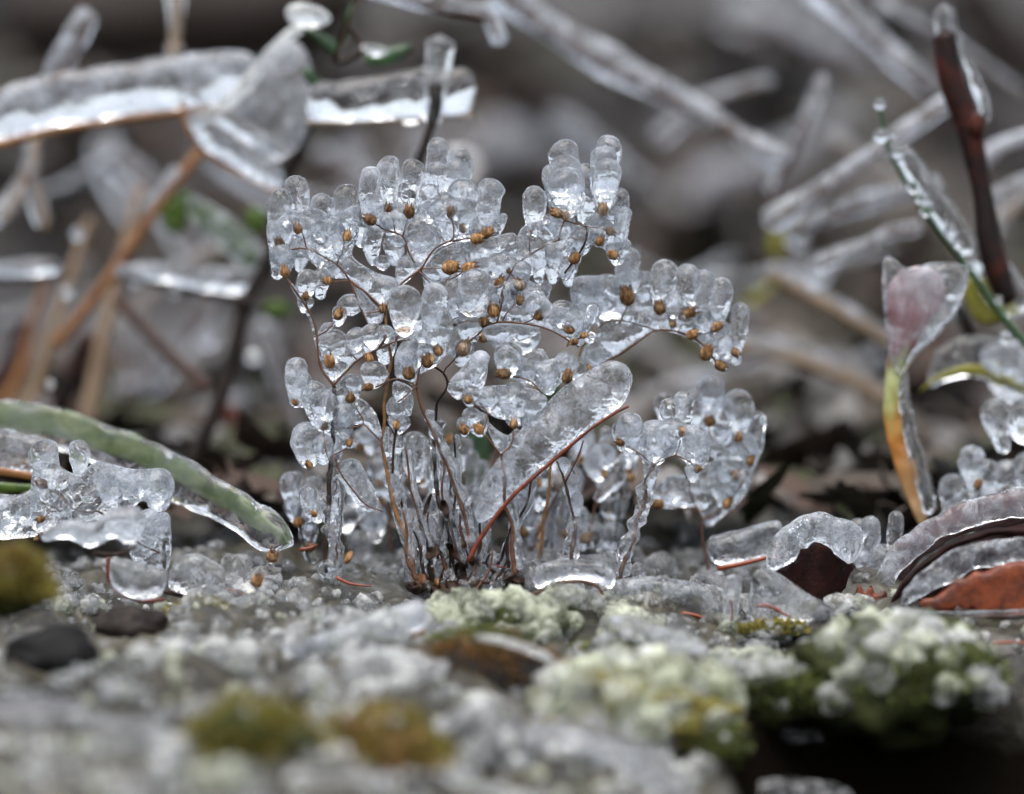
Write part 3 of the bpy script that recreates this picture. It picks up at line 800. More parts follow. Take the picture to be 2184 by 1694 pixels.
def stalk(name, label, d, base, stems=(), caps=(), lobes=(), webs=(), beads=(), leafs=(), smat=None, cat='seed stalk', seed=0, icemat=None, webmat=None, fill=0, group='ice-coated seed stalks of the central clump'):
    smat = smat or STEM
    o = thing(name, label, cat, at(base[0], base[1], d), group)
    rg = random.Random(seed + 11)
    for k, s in enumerate(stems):
        pts, r0, r1 = s[0], s[1], s[2]
        mt = s[3] if len(s) > 3 else smat
        dd = -.0012 if r0 < 3.4 else -.0002
        q_ = part('stem' if k == 0 else 'branch', g_line(pts, d + dd, r0, r1, M=7, bump=.25, bf=900, seed=seed + k, wob=7 if r0 > 3.4 else 3), mt, o if k == 0 else main)
        if k == 0: main = q_
    for k, c in enumerate(caps):
        x, y = c[0], c[1]; ang = c[2] if len(c) > 2 else 90
        sz = (c[3] if len(c) > 3 else 25) * px(d) * rg.uniform(.64, 1.04)
        dd = c[4] if len(c) > 4 else -.0014
        dirv = RT * math.cos(R(ang)) + UP * math.sin(R(ang)) - FWD * rg.uniform(-.25, .3)
        q = dirv.to_track_quat('Z', 'Y')
        ctr = at(x, y, d + dd) - dirv.normalized() * sz * .5
        put('seed_capsule', CAPM[(k + seed) % 4], o, ctr, q.to_euler(), (sz * .95, sz * .95, sz * rg.uniform(1.0, 1.2)))
    for k, l in enumerate(lobes):
        bx, by, tx, ty, wd = l[:5]
        dd = l[5] if len(l) > 5 else rg.uniform(-.0012, .0016)
        wb = l[6] if len(l) > 6 else rg.uniform(.42, .6)
        part('ice_finger', g_lobe(bx, by + 8, tx, ty, wd, d + dd, rg.uniform(.85, 1.1), wb, seed * 3.1 + k * 1.7), icemat or (ICE if rg.random() < .6 else ICEW), o)
    if fill:
        for k, c in enumerate(caps):
            if rg.random() > fill: continue
            x, y = c[0] + rg.uniform(-34, 34), c[1] + rg.uniform(-16, 26)
            h_ = rg.uniform(38, 80)
            part('ice_finger', g_lobe(x, y, x + rg.uniform(-14, 14), y - h_, rg.uniform(34, 60), d + rg.uniform(.0015, .005), rg.uniform(.7, 1.1), rg.uniform(.4, .65), seed * 7.1 + k), ICE if rg.random() < .6 else ICEW, o)
    for k, wv in enumerate(webs):
        outl, rim, th = wv[0], wv[1], wv[2]
        dd = wv[3] if len(wv) > 3 else .0006
        part('ice_web', g_flat(outl, d + dd, rim * 1.5, th * 2.0, 6.0, rough=.95, seed=seed * 2.3 + k), webmat or ICEW, o)
    for k, bd in enumerate(beads):
        pts, r_ = bd[0], bd[1]
        part('stem_ice', g_line([(p_[0], p_[1]) for p_ in pts], d + .0002, r_ * 1.15, M=14, bump=.95, bf=480, seed=seed + k * 3.3, n=max(14, int(sum(math.hypot(b[0] - a[0], b[1] - a[1]) for a, b in zip(pts, pts[1:])) / 5))), ICE, o)
    return o

# A: leftmost stalk
stalk('seed_stalk', 'outermost straight seed stalk, leftmost in the clump, forking in a V above', -.003, (697, 1216),
  stems=[([(697, 1220), (693, 1160), (696, 1094), (703, 987), (712, 911), (711, 822)], 6, 4.5, STEMD),
         ([(711, 822), (684, 781), (676, 717), (663, 674), (640, 636), (624, 612), (609, 592)], 2.8, 2.0),
         ([(676, 717), (701, 703), (716, 686)], 1.8, 1.5), ([(655, 655), (653, 642)], 1.8, 1.4),
         ([(711, 822), (738, 792), (762, 768), (809, 744), (846, 729), (875, 727)], 2.8, 1.9),
         ([(762, 768), (752, 758), (729, 759)], 1.6, 1.3), ([(846, 729), (851, 718), (863, 708)], 1.8, 1.5), ([(809, 744), (819, 730), (824, 715)], 2.6, 4),
         ([(712, 972), (724, 1009), (752, 1045), (781, 1076), (816, 1091)], 2.0, 1.6), ([(703, 980), (695, 960), (691, 920)], 1.6, 1.4),
         ([(718, 916), (775, 905), (758, 866)], 1.6, 1.4), ([(775, 905), (813, 942)], 1.7, 1.5), ([(714, 970), (740, 955)], 1.6, 1.4),
         ([(696, 1094), (705, 1070), (702, 1010)], 4, 3, STEMD)],
  caps=[(608, 582, 100), (652, 634, 95, 26), (721, 673, 60, 28), (703, 773, 100, 28), (863, 703, 70, 26), (788, 765, 120, 20), (691, 910, 70, 24), (747, 851, 95, 28), (745, 946, 70, 24), (660, 993, 130, 24), (670, 1097, 130, 20), (630, 858, 140, 20)],
  lobes=[(607, 582, 600, 520, 50), (652, 632, 656, 574, 52), (648, 660, 655, 628, 36), (720, 690, 724, 652, 34), (703, 770, 714, 702, 66), (760, 745, 762, 698, 48), (792, 738, 790, 690, 52), (824, 725, 818, 692, 38),
         (634, 862, 632, 762, 50), (682, 910, 664, 812, 54), (694, 915, 690, 830, 60), (658, 992, 652, 900, 66), (690, 985, 688, 925, 46), (662, 1096, 656, 1034, 42), (752, 855, 745, 798, 46), (800, 1080, 728, 985, 60, .001, .7), (700, 1110, 690, 1050, 44), (735, 930, 730, 860, 50)],
  webs=[([(676, 717), (690, 690), (712, 690), (708, 705), (690, 722)], 10, 16), ([(706, 815), (688, 780), (700, 740), (760, 720), (850, 705), (868, 720), (800, 748), (760, 770), (730, 800)], 16, 24),
        ([(612, 595), (630, 612), (655, 650), (668, 690), (676, 720), (690, 770), (678, 760), (662, 690), (640, 650)], 8, 14),
        ([(715, 915), (735, 850), (770, 850), (800, 880), (816, 930), (800, 930), (772, 905)], 14, 22), ([(700, 990), (730, 960), (760, 950), (745, 900), (720, 920)], 14, 20)],
  beads=[([(706, 1215), (704, 1130), (710, 1050), (716, 960), (716, 880), (714, 830)], 11), ([(690, 1225), (700, 1210), (720, 1225)], 15)], seed=1, fill=.75)

# B: second stalk, tan stem, left crown
stalk('seed_stalk', 'tan-stemmed seed stalk bearing the wide upper left crown of ice fingers', 0, (882, 1245),
  stems=[([(884, 1246), (866, 1150), (834, 1057), (822, 987), (817, 911), (825, 826), (832, 777), (828, 725), (822, 660)], 5.6, 3.0, STEMP),
         ([(822, 660), (809, 651), (780, 622), (749, 601), (718, 565), (653, 532), (620, 533), (600, 523)], 2.8, 1.8),
         ([(653, 532), (648, 512), (643, 495)], 1.7, 1.3), ([(718, 565), (726, 545), (735, 520)], 1.8, 1.4),
         ([(749, 601), (735, 600), (708, 601)], 1.6, 1.3), ([(751, 604), (765, 645), (781, 684)], 1.9, 1.5), ([(781, 668), (811, 664)], 1.5, 1.4),
         ([(822, 658), (832, 640), (850, 612), (872, 592), (898, 571), (926, 534), (958, 516), (1003, 509), (1012, 506)], 2.8, 1.7),
         ([(898, 573), (925, 573), (950, 571)], 1.5, 1.3), ([(893, 578), (916, 602)], 1.7, 1.4), ([(949, 601), (975, 588), (990, 578)], 1.7, 1.3),
         ([(958, 516), (968, 503), (967, 466), (962, 458)], 1.6, 1.3), ([(968, 503), (978, 503)], 1.3, 1.2),
         ([(885, 560), (871, 536), (859, 505), (824, 491), (800, 476)], 2.0, 1.6), ([(844, 497), (840, 475), (836, 460)], 1.6, 1.3), ([(859, 505), (865, 480), (870, 462)], 1.6, 1.3),
         ([(828, 816), (805, 830), (795, 828)], 1.6, 1.4), ([(846, 905), (842, 940), (838, 1010)], 3, 2.5, STEMD)],
  caps=[(596, 518, 110, 26), (636, 488, 110, 22), (740, 506, 80, 28), (698, 599, 175, 28), (816, 660, 90, 24), (791, 469, 150, 28), (829, 447, 95, 26), (872, 455, 85, 26), (961, 453, 90, 22), (987, 490, 110, 16), (1017, 509, 10, 30), (1038, 495, 25, 32), (957, 571, 5, 32), (996, 573, 20, 28), (846, 908, 90, 27)],
  lobes=[(594, 590, 599, 402, 56), (634, 490, 632, 374, 58), (690, 500, 684, 412, 52), (708, 470, 710, 420, 26), (738, 520, 741, 393, 54), (790, 480, 790, 355, 52), (828, 452, 831, 332, 52), (873, 468, 880, 339, 50), (850, 520, 845, 430, 60, .0015),
         (938, 470, 934, 293, 50, .007), (985, 420, 984, 317, 48, .009), (968, 470, 976, 338, 58, .003), (915, 470, 912, 392, 52), (1036, 500, 1046, 380, 58, -.001), (990, 500, 984, 382, 70), (955, 510, 945, 410, 62, .001), (1062, 498, 1076, 455, 18),
         (660, 530, 664, 440, 66, .0015), (700, 560, 698, 455, 72, .0015), (795, 560, 797, 470, 46, .004), (845, 560, 838, 500, 48, .002), (905, 560, 905, 480, 70, .002), (845, 905, 846, 845, 44), (930, 420, 925, 345, 52, .004), (770, 520, 766, 440, 50, .003), (640, 575, 640, 520, 44, .002), (910, 610, 925, 572, 40, .003), (815, 570, 820, 545, 40, .004)],
  webs=[([(585, 500), (615, 450), (700, 460), (760, 440), (765, 500), (752, 545), (800, 580), (850, 600), (825, 650), (806, 650), (752, 600), (700, 590), (640, 545), (600, 580)], 22, 26),
        ([(770, 470), (830, 430), (880, 440), (960, 420), (1050, 440), (1065, 490), (1010, 515), (960, 520), (925, 540), (895, 575), (850, 612), (845, 560), (868, 540), (855, 508), (800, 490)], 22, 26),
        ([(900, 578), (930, 540), (970, 520), (1050, 505), (1100, 500), (1105, 560), (1080, 590), (1000, 600), (950, 605), (920, 600)], 20, 24, .002),
        ([(752, 602), (800, 650), (818, 664), (812, 690), (785, 690), (770, 650)], 12, 18)],
  beads=[([(880, 1240), (862, 1140), (842, 1060), (830, 985), (826, 915)], 10), ([(838, 1050), (848, 1000), (845, 930)], 9), ([(880, 1250), (905, 1190), (885, 1140)], 12)], seed=2, fill=.75)

# C: middle stalks
stalk('seed_stalk', 'leaning seed stalk whose stem crosses the upright one in the middle of the clump', -.004, (1016, 1262),
  stems=[([(1018, 1266), (995, 1124), (955, 996), (919, 911), (901, 869), (888, 823)], 5.2, 3.4, STEM),
         ([(888, 823), (866, 814), (842, 809), (800, 826)], 1.9, 1.6), ([(888, 823), (892, 800), (897, 780), (910, 760)], 2.2, 1.6), ([(888, 823), (862, 848), (850, 858)], 1.8, 1.6)],
  caps=[(788, 825, 200, 27), (872, 797, 100, 27), (912, 772, 110, 28), (935, 749, 120, 24), (920, 768, 90, 22)],
  lobes=[(796, 822, 800, 770, 64), (872, 800, 866, 742, 52), (912, 775, 910, 728, 56), (862, 712, 862, 608, 74, -.003), (922, 700, 926, 602, 52, -.002), (932, 750, 930, 650, 66, -.001), (900, 720, 896, 640, 56), (888, 1020, 884, 920, 54, .018), (873, 880, 872, 840, 20, .002)],
  webs=[([(845, 812), (880, 830), (865, 850), (845, 860), (836, 830)], 12, 20), ([(842, 800), (850, 740), (900, 700), (950, 700), (960, 740), (930, 780), (895, 800), (885, 822), (862, 812)], 18, 24)],
  beads=[([(1016, 1240), (1002, 1130), (968, 1010), (934, 930), (912, 880)], 10)], seed=3, fill=.75)
stalk('seed_stalk', 'dark upright seed stalk in mid clump, holding the bulky central ice and right crown', .002, (931, 1185),
  stems=[([(931, 1190), (937, 1103), (931, 1033), (926, 957), (931, 905), (934, 863), (955, 826), (945, 797), (922, 781)], 6, 2.4, STEMD),
         ([(945, 797), (949, 787), (975, 760), (988, 748)], 2.1, 1.6), ([(955, 824), (970, 821), (988, 820)], 1.7, 1.4), ([(975, 760), (1002, 725), (1029, 696)], 2.1, 2.0),
         ([(1029, 696), (1074, 686), (1117, 690), (1152, 697), (1181, 707), (1205, 722), (1232, 739)], 2.5, 1.8), ([(1074, 686), (1082, 668), (1099, 650)], 1.8, 1.4),
         ([(1117, 690), (1138, 680), (1146, 674)], 1.6, 1.4), ([(1205, 722), (1218, 712)], 1.5, 1.3), ([(1220, 728), (1240, 720)], 1.5, 1.3), ([(955, 685), (985, 672)], 1.5, 1.3), ([(955, 690), (1015, 688)], 1.5, 1.3),
         ([(1060, 690), (1070, 640), (1080, 600), (1097, 571), (1129, 544), (1192, 512), (1247, 507)], 2.3, 1.7), ([(1129, 544), (1130, 520), (1131, 500)], 1.6, 1.2), ([(1192, 512), (1200, 481), (1205, 468)], 2, 1.6),
         ([(1205, 470), (1249, 483), (1288, 489), (1296, 492)], 1.8, 1.4), ([(1249, 483), (1251, 500), (1239, 534), (1204, 583)], 2.8, 2.2, STEMD), ([(1088, 582), (1104, 600)], 1.5, 1.3)],
  caps=[(988, 745, 70, 28), (996, 667, 60, 26), (1028, 688, 10, 24), (1053, 664, 100, 26), (1109, 608, 120, 26), (1109, 643, 90, 26), (1150, 672, 60, 26), (1216, 704, 160, 24), (1226, 729, 200, 20), (1243, 716, 10, 18), (1084, 578, 90, 12), (1064, 606, 60, 20),
        (1206, 460, 100, 32), (1190, 454, 170, 24), (1286, 448, 90, 28), (1301, 494, 330, 27), (1278, 515, 60, 25), (1306, 543, 330, 27), (1225, 552, 60, 25), (1133, 496, 90, 10)],
  lobes=[(1138, 498, 1142, 396, 50), (1204, 455, 1201, 297, 64, .004), (1208, 455, 1208, 329, 66, .001), (1212, 458, 1208, 356, 80, -.002), (1185, 450, 1176, 350, 44, .003), (1250, 470, 1246, 348, 60, .003), (1284, 446, 1300, 288, 58, .004), (1286, 450, 1290, 311, 66, .0015), (1288, 452, 1294, 337, 60, -.002), (1306, 545, 1324, 400, 44, .002), (1312, 555, 1332, 440, 36, 0), (1276, 520, 1280, 450, 56, .002), (1226, 560, 1232, 505, 40), (1205, 520, 1196, 440, 60, .003),
         (1000, 668, 1022, 574, 78, -.004, .75), (965, 690, 962, 590, 56, -.002), (996, 745, 1000, 668, 54), (1052, 670, 1056, 620, 40), (1085, 650, 1080, 575, 48), (1110, 612, 1112, 555, 40), (1110, 650, 1120, 600, 48), (1150, 676, 1146, 628, 56), (1200, 690, 1196, 640, 52), (1222, 725, 1208, 655, 62), (1240, 715, 1268, 644, 30), (1180, 600, 1180, 520, 40, .003), (1150, 600, 1150, 510, 44, .003), (1212, 605, 1212, 545, 44, .003), (985, 780, 990, 725, 46)],
  webs=[([(1075, 600), (1090, 560), (1110, 490), (1150, 470), (1200, 470), (1250, 480), (1300, 470), (1325, 520), (1308, 550), (1285, 530), (1250, 525), (1230, 560), (1208, 600), (1170, 570), (1130, 590), (1100, 610)], 18, 24),
        ([(955, 690), (960, 640), (1010, 610), (1050, 600), (1100, 590), (1150, 610), (1180, 650), (1240, 670), (1250, 720), (1232, 742), (1190, 712), (1120, 692), (1070, 690), (1030, 700), (990, 745), (960, 760), (935, 740)], 18, 26),
        ([(1030, 700), (1075, 690), (1150, 700), (1145, 715), (1100, 730), (1050, 735)], 12, 20, .004)],
  beads=[([(940, 1170), (940, 1100), (936, 1030), (930, 960), (936, 900)], 11), ([(1242, 530), (1225, 560), (1206, 590)], 6)], seed=4, fill=.75)
stalk('seed_stalk', 'seed stalk with two heart-shaped ice lumps low in the middle, left of the red blade', -.006, (1100, 1222),
  stems=[([(1102, 1226), (1096, 1180), (1088, 1110), (1075, 1050), (1072, 1000), (1068, 968)], 5.5, 3.2, STEM),
         ([(1068, 970), (1040, 932), (1030, 926)], 2, 1.6), ([(1068, 970), (1089, 952), (1095, 930), (1096, 918)], 2, 1.5), ([(1089, 952), (1104, 957)], 1.5, 1.3), ([(1030, 925), (1040, 880), (1010, 862)], 1.6, 1.4),
         ([(1155, 840), (1130, 812), (1095, 802)], 1.6, 1.4), ([(1100, 1226), (1070, 1240), (1048, 1262)], 4, 2.5, STEMD)],
  caps=[(1022, 917, 120, 28), (990, 918, 130, 26), (1096, 906, 95, 26), (1000, 853, 150, 26), (1077, 797, 175, 28), (1209, 806, 70, 26)],
  lobes=[(990, 925, 985, 890, 34), (1022, 925, 1018, 878, 48), (1000, 860, 1008, 822, 44), (1040, 870, 1044, 825, 44), (1098, 905, 1095, 815, 64), (1145, 905, 1142, 838, 50), (1080, 800, 1092, 730, 64), (1118, 815, 1128, 770, 50), (1152, 800, 1145, 744, 46, .002), (1200, 808, 1210, 750, 50), (1170, 835, 1170, 775, 56), (1010, 810, 1030, 748, 42)],
  webs=[([(958, 815), (985, 785), (1010, 760), (1036, 750), (1040, 790), (1030, 825), (1000, 830), (975, 825)], 16, 22),
        ([(1062, 790), (1075, 745), (1110, 760), (1150, 770), (1200, 760), (1228, 760), (1225, 790), (1195, 820), (1165, 836), (1130, 820), (1090, 808)], 16, 24),
        ([(992, 838), (1030, 825), (1090, 822), (1150, 835), (1166, 868), (1148, 905), (1128, 912), (1108, 892), (1070, 895), (1035, 878)], 18, 24),
        ([(1036, 898), (1062, 918), (1085, 928), (1100, 912), (1118, 935), (1104, 960), (1090, 952), (1070, 974), (1052, 945)], 12, 20)],
  beads=[([(1108, 1210), (1100, 1120), (1088, 1060), (1080, 1000)], 9)], seed=5, fill=.75)
stalk('seed_stalk', 'bare short stem strung with ice beads to the right of the red blade', .003, (1222, 1195),
  stems=[([(1222, 1198), (1226, 1140), (1222, 1090), (1208, 1040), (1196, 1010), (1185, 985)], 4.5, 2.6, STEM), ([(1205, 1030), (1230, 980), (1245, 940)], 2.2, 1.8)],
  beads=[([(1215, 1190), (1222, 1140), (1230, 1090), (1222, 1040), (1205, 985)], 13)], seed=6,
  lobes=[(1200, 1010, 1206, 975, 24), (1218, 1060, 1222, 1010, 26), (1230, 1095, 1232, 1050, 26)])
stalk('seed_stalk', 'sharp icy seed stalk at right with a lumpy glassy stem and a broad ice palm', -.003, (1318, 1232),
  stems=[([(1318, 1236), (1340, 1180), (1352, 1140), (1370, 1080), (1380, 1030), (1392, 990)], 4.2, 3.2, STEM), ([(1392, 992), (1420, 978), (1440, 970), (1450, 938)], 1.8, 1.4), ([(1440, 970), (1475, 985), (1482, 995)], 1.6, 1.4), ([(1392, 990), (1365, 968), (1338, 950)], 1.6, 1.4)],
  caps=[(1324, 944, 160, 26), (1454, 923, 90, 26), (1486, 1000, 20, 22)],
  lobes=[(1345, 965, 1338, 880, 60), (1398, 985, 1396, 895, 76), (1456, 925, 1458, 834, 42, .001, .8), (1482, 1000, 1484, 905, 62, -.001), (1435, 965, 1430, 890, 66, .001), (1476, 1022, 1472, 990, 30, -.002, .8), (1385, 1040, 1390, 985, 30, -.001, .8), (1330, 1190, 1332, 1150, 26, 0, .8)],
  webs=[([(1370, 985), (1375, 910), (1420, 900), (1460, 905), (1500, 930), (1515, 970), (1490, 1005), (1440, 972), (1400, 990)], 18, 26), ([(1330, 950), (1350, 900), (1385, 920), (1390, 985), (1350, 965)], 14, 20)],
  beads=[([(1326, 1225), (1335, 1170), (1356, 1120), (1374, 1060), (1390, 1000)], 13)], seed=7, fill=.75)
stalk('seed_stalk', 'softly blurred seed stalk furthest right, its ice hand reaching above the palm', .024, (1508, 1230),
  stems=[([(1510, 1235), (1503, 1170), (1500, 1110)], 3.5, 2.5), ([(1500, 1110), (1555, 1070), (1600, 990), (1580, 940)], 2, 1.5), ([(1500, 1110), (1470, 1040), (1500, 960), (1515, 915)], 2, 1.5), ([(1500, 1090), (1440, 1082), (1410, 1075)], 1.6, 1.4)],
  caps=[(1405, 1076, 180, 26), (1550, 1076, 60, 26), (1570, 1014, 100, 26), (1600, 985, 60, 26), (1575, 934, 70, 28), (1514, 899, 95, 28)],
  lobes=[(1516, 905, 1514, 802, 60), (1490, 920, 1480, 830, 52, .003), (1576, 935, 1577, 830, 64), (1545, 940, 1545, 848, 52), (1604, 990, 1617, 878, 38), (1416, 900, 1415, 838, 44, .006), (1570, 1020, 1575, 960, 46), (1540, 1080, 1540, 990, 60), (1600, 1000, 1592, 930, 50), (1560, 1080, 1580, 1010, 44)],
  webs=[([(1410, 1080), (1420, 1020), (1480, 1010), (1530, 980), (1600, 990), (1600, 1040), (1560, 1085), (1510, 1125), (1490, 1085), (1450, 1083)], 22, 26), ([(1490, 950), (1500, 890), (1560, 910), (1610, 930), (1605, 980), (1550, 990), (1510, 970)], 20, 26)],
  seed=8, icemat=ICE, fill=.7)
stalk('seed_stalk', 'seed stalk arching far to the right under a row of ice fingers', .014, (1150, 1200),
  stems=[([(1150, 1205), (1165, 1080), (1185, 950), (1215, 830), (1250, 797)], 4, 3, STEMP), ([(1250, 797), (1310, 762), (1360, 728), (1400, 705), (1440, 706), (1480, 722), (1505, 742), (1530, 775)], 3.2, 2), ([(1240, 740), (1290, 690), (1335, 685), (1400, 705)], 1.8, 1.6), ([(1322, 690), (1332, 668), (1338, 648)], 1.7, 1.4), ([(1225, 700), (1210, 740)], 2.2, 2, STEMP), ([(1255, 700), (1235, 760)], 2.2, 2, STEMP)],
  caps=[(1338, 636, 100, 34), (1408, 659, 95, 28), (1462, 671, 20, 32), (1525, 700, 30, 32), (1566, 750, 320, 28), (1536, 779, 330, 30), (1506, 755, 60, 30), (1475, 714, 20, 26), (1031, 720, 5, 36, .004), (1252, 790, 60, 26), (1435, 690, 90, 24)],
  lobes=[(1338, 645, 1343, 527, 52), (1410, 668, 1416, 553, 60), (1462, 680, 1468, 562, 56), (1500, 700, 1500, 574, 46), (1528, 705, 1540, 592, 52), (1568, 758, 1580, 645, 40), (1540, 785, 1552, 715, 44), (1375, 690, 1378, 610, 44), (1440, 700, 1440, 620, 50), (1300, 680, 1290, 585, 80, .002, .8), (1250, 690, 1252, 590, 70, .002, .8), (1500, 730, 1500, 660, 50)],
  webs=[([(1218, 600), (1270, 588), (1330, 596), (1350, 660), (1420, 650), (1500, 660), (1550, 700), (1560, 750), (1530, 785), (1490, 735), (1440, 712), (1400, 708), (1330, 750), (1255, 798), (1240, 760), (1275, 700), (1230, 680)], 22, 26),
        ([(1050, 735), (1080, 695), (1150, 700), (1140, 745), (1090, 760)], 16, 22)],
  seed=9, fill=.75)

rg_ = random.Random(77)
for k in range(9):
    x0 = 885 + k * 24 + rg_.uniform(-8, 8); y0 = 1238 + rg_.uniform(-10, 22)
    x1 = x0 + rg_.uniform(-46, 30); y1 = y0 - rg_.uniform(60, 170)
    LAB9 = ['crooked dead stem foot beside the tan stem', 'dark dead stem stub behind the withered leaf scrap', 'short brown stub in front of the dark upright stalk', 'dark stub leaning on the leaning stem foot', 'brown stem foot in the thick of the knot', 'black wiry stub in the middle of the knot', 'wiry brown stub just left of the red blade foot', 'thin dark stub right of the red blade foot', 'last dead stub on the right of the knot of stems'][k]
    o = thing('dead_stalk', LAB9, 'dead stem', at(x0, y0, -.004 + .001 * k), 'dead stem stubs in the knot of stem bases')
    pts = [(x0, y0), (x0 + (x1 - x0) * .3 + rg_.uniform(-14, 14), y0 + (y1 - y0) * .35), (x0 + (x1 - x0) * .7 + rg_.uniform(-12, 12), y0 + (y1 - y0) * .7), (x1, y1)]
    part('stem', g_line(pts, -.004 + .0016 * (k % 5), 5, 2.6, M=7, bump=.6, bf=600, seed=k, wob=8), STEMD if k % 3 else STEM, o)
    part('stem_ice', g_line([(p_[0] + 5, p_[1]) for p_ in pts[1:]], -.0035 + .0016 * (k % 5), 9, M=12, bump=.8, bf=450, seed=k, n=24), ICE, o)
for k, (lab, pts) in enumerate([('thin bare red-brown stalk leaning left out of the knot', [(930, 1250), (905, 1150), (880, 1050), (868, 960)]), ('thin bare red-brown stalk rising straight from the knot', [(965, 1255), (962, 1150), (972, 1040), (968, 930)]),
                                ('thin bare dark stalk fanning right from the knot', [(1010, 1255), (1030, 1160), (1040, 1060), (1062, 980)]), ('thin bare red-brown stalk arching left toward the tan stem', [(905, 1245), (880, 1180), (858, 1100), (850, 1010)]),
                                ('thin bare dark stalk between the two crossing stems', [(985, 1258), (975, 1170), (948, 1080), (945, 960)]), ('thin bare red-brown stalk fanning far right behind the red blade', [(1040, 1255), (1075, 1170), (1120, 1080), (1140, 1000)]),
                                ('thin bare dark stalk beside the outermost straight stalk', [(722, 1222), (716, 1140), (722, 1060), (714, 990)])]):
    stalk('seed_stalk', lab, .001 + .0018 * (k % 4), pts[0], stems=[(pts, 3.8, 2.2, STEM if k % 2 == 0 else STEMD)], beads=[([(q[0] + 5, q[1]) for q in pts], 7)], seed=80 + k, group='thin bare stalks of the clump')
# ice-sheathed red blade
o = thing('grass_leaf', 'red-brown grass blade curving up right with a long clear ice slab on top', 'grass blade', at(1003, 1192, -.008))
part('blade', g_line([(1000, 1196), (1030, 1140), (1090, 1062), (1150, 1008), (1200, 965), (1260, 915), (1310, 882), (1340, 867)], -.008, 5.5, 3.0, M=8, bump=.15, bf=500), STEMR, o)
part('ice_slab', g_plate([(1040, 1120), (1090, 1058), (1150, 1003), (1200, 960), (1260, 910), (1310, 878), (1346, 858)], [(1000, 1110), (1040, 1010), (1110, 915), (1170, 855), (1240, 800), (1295, 772), (1352, 762)], -.0055, 52, n=56, M=20, rough=.7, seed=4, cap=.09), ICEW, o)
# background blurred stalks inside the clump
for k, (lab, st, lb, cp) in enumerate([
    ('thin far stalk leaning right behind the red blade', [(1125, 1200), (1160, 1110), (1200, 1030), (1240, 960)], [(1160, 1140, 1190, 1050, 26), (1270, 1060, 1330, 1000, 40), (1275, 1020, 1280, 945, 70), (1290, 990, 1310, 930, 60)], [(1290, 1012, 120, 26)]),
    ('thin far stalk rising behind the dark upright one', [(1030, 1090), (1045, 1030), (1060, 960)], [(1000, 1060, 1010, 960, 30), (1035, 1090, 1045, 1000, 34), (980, 1000, 985, 930, 50), (1020, 1060, 1030, 980, 30)], [(960, 938, 100, 26), (950, 1062, 90, 18)]),
    ('far stalk with small capsules behind the leaning stem', [(985, 1140), (975, 1060), (965, 990)], [(930, 1020, 920, 935, 60), (905, 1030, 890, 930, 56), (960, 1080, 965, 1010, 34)], [(940, 985, 90, 16), (900, 1028, 160, 18)]),
    ('far short stalk between the beaded stem and the lumpy glassy stem', [(1250, 1180), (1265, 1100), (1280, 1040)], [(1150, 1190, 1150, 1110, 44), (1185, 1190, 1190, 1100, 40), (1260, 1190, 1262, 1110, 60), (1300, 1190, 1310, 1110, 56), (1230, 1150, 1240, 1080, 44)], [(1205, 1140, 170, 22), (1250, 1148, 20, 22)]),
    ('far stalk low at the left, behind the outermost straight stem', [(835, 1180), (832, 1100), (838, 1010)], [(770, 1200, 765, 1130, 56), (800, 1150, 806, 1080, 50), (860, 1120, 862, 1040, 50), (740, 1130, 735, 1075, 60)], [(742, 1190, 60, 22)]),
    ]):
    stalk('seed_stalk', lab, .028 + .006 * (k % 3), (st[0][0], st[0][1]), stems=[(st, 3.2, 2.2, STEM)], lobes=lb, caps=cp, seed=20 + k, group='blurred stalks behind the clump', icemat=ICE)

fr = random.Random(909)
for k, (x0, x1, lab) in enumerate([(900, 935, 'blurred iced stalk close behind the tan stem'), (985, 1010, 'blurred iced stalk showing between the two crossing stems'), (1110, 1150, 'blurred iced stalk directly behind the red blade'), (1175, 1215, 'blurred iced stalk left of the beaded stem'),
                                   (1290, 1330, 'blurred iced stalk right of the beaded stem'), (780, 800, 'blurred iced stalk between the outermost stalk and the tan stem'),
                                   (660, 640, 'blurred iced stalk left of the outermost stalk')]):
    d_ = fr.uniform(.018, .05); y0 = 1215 - d_ * 900; hh = fr.uniform(140, 260) * (.6 if k > 5 else 1)
    st_ = [(x0, y0), ((x0 + x1) / 2 + fr.uniform(-14, 14), y0 - hh * .5), (x1, y0 - hh)]
    lb_, cp_ = [], []
    for q in range(8):
        u = fr.uniform(.1, 1.0); cx_ = x0 + (x1 - x0) * u + fr.uniform(-36, 36); cy_ = y0 - hh * u + fr.uniform(-10, 20)
        lb_.append((cx_, cy_, cx_ + fr.uniform(-16, 16), cy_ - fr.uniform(36, 85), fr.uniform(26, 52)))
        if q % 3 == 0: cp_.append((cx_, cy_, fr.uniform(40, 140), 24))
    stalk('seed_stalk', lab, d_, st_[0], stems=[(st_, 3.4, 2.2, STEM if k % 2 else STEMD)], lobes=lb_, caps=cp_, seed=60 + k, group='blurred stalks behind the clump', beads=[([(q[0] + 5, q[1]) for q in st_], 10)])
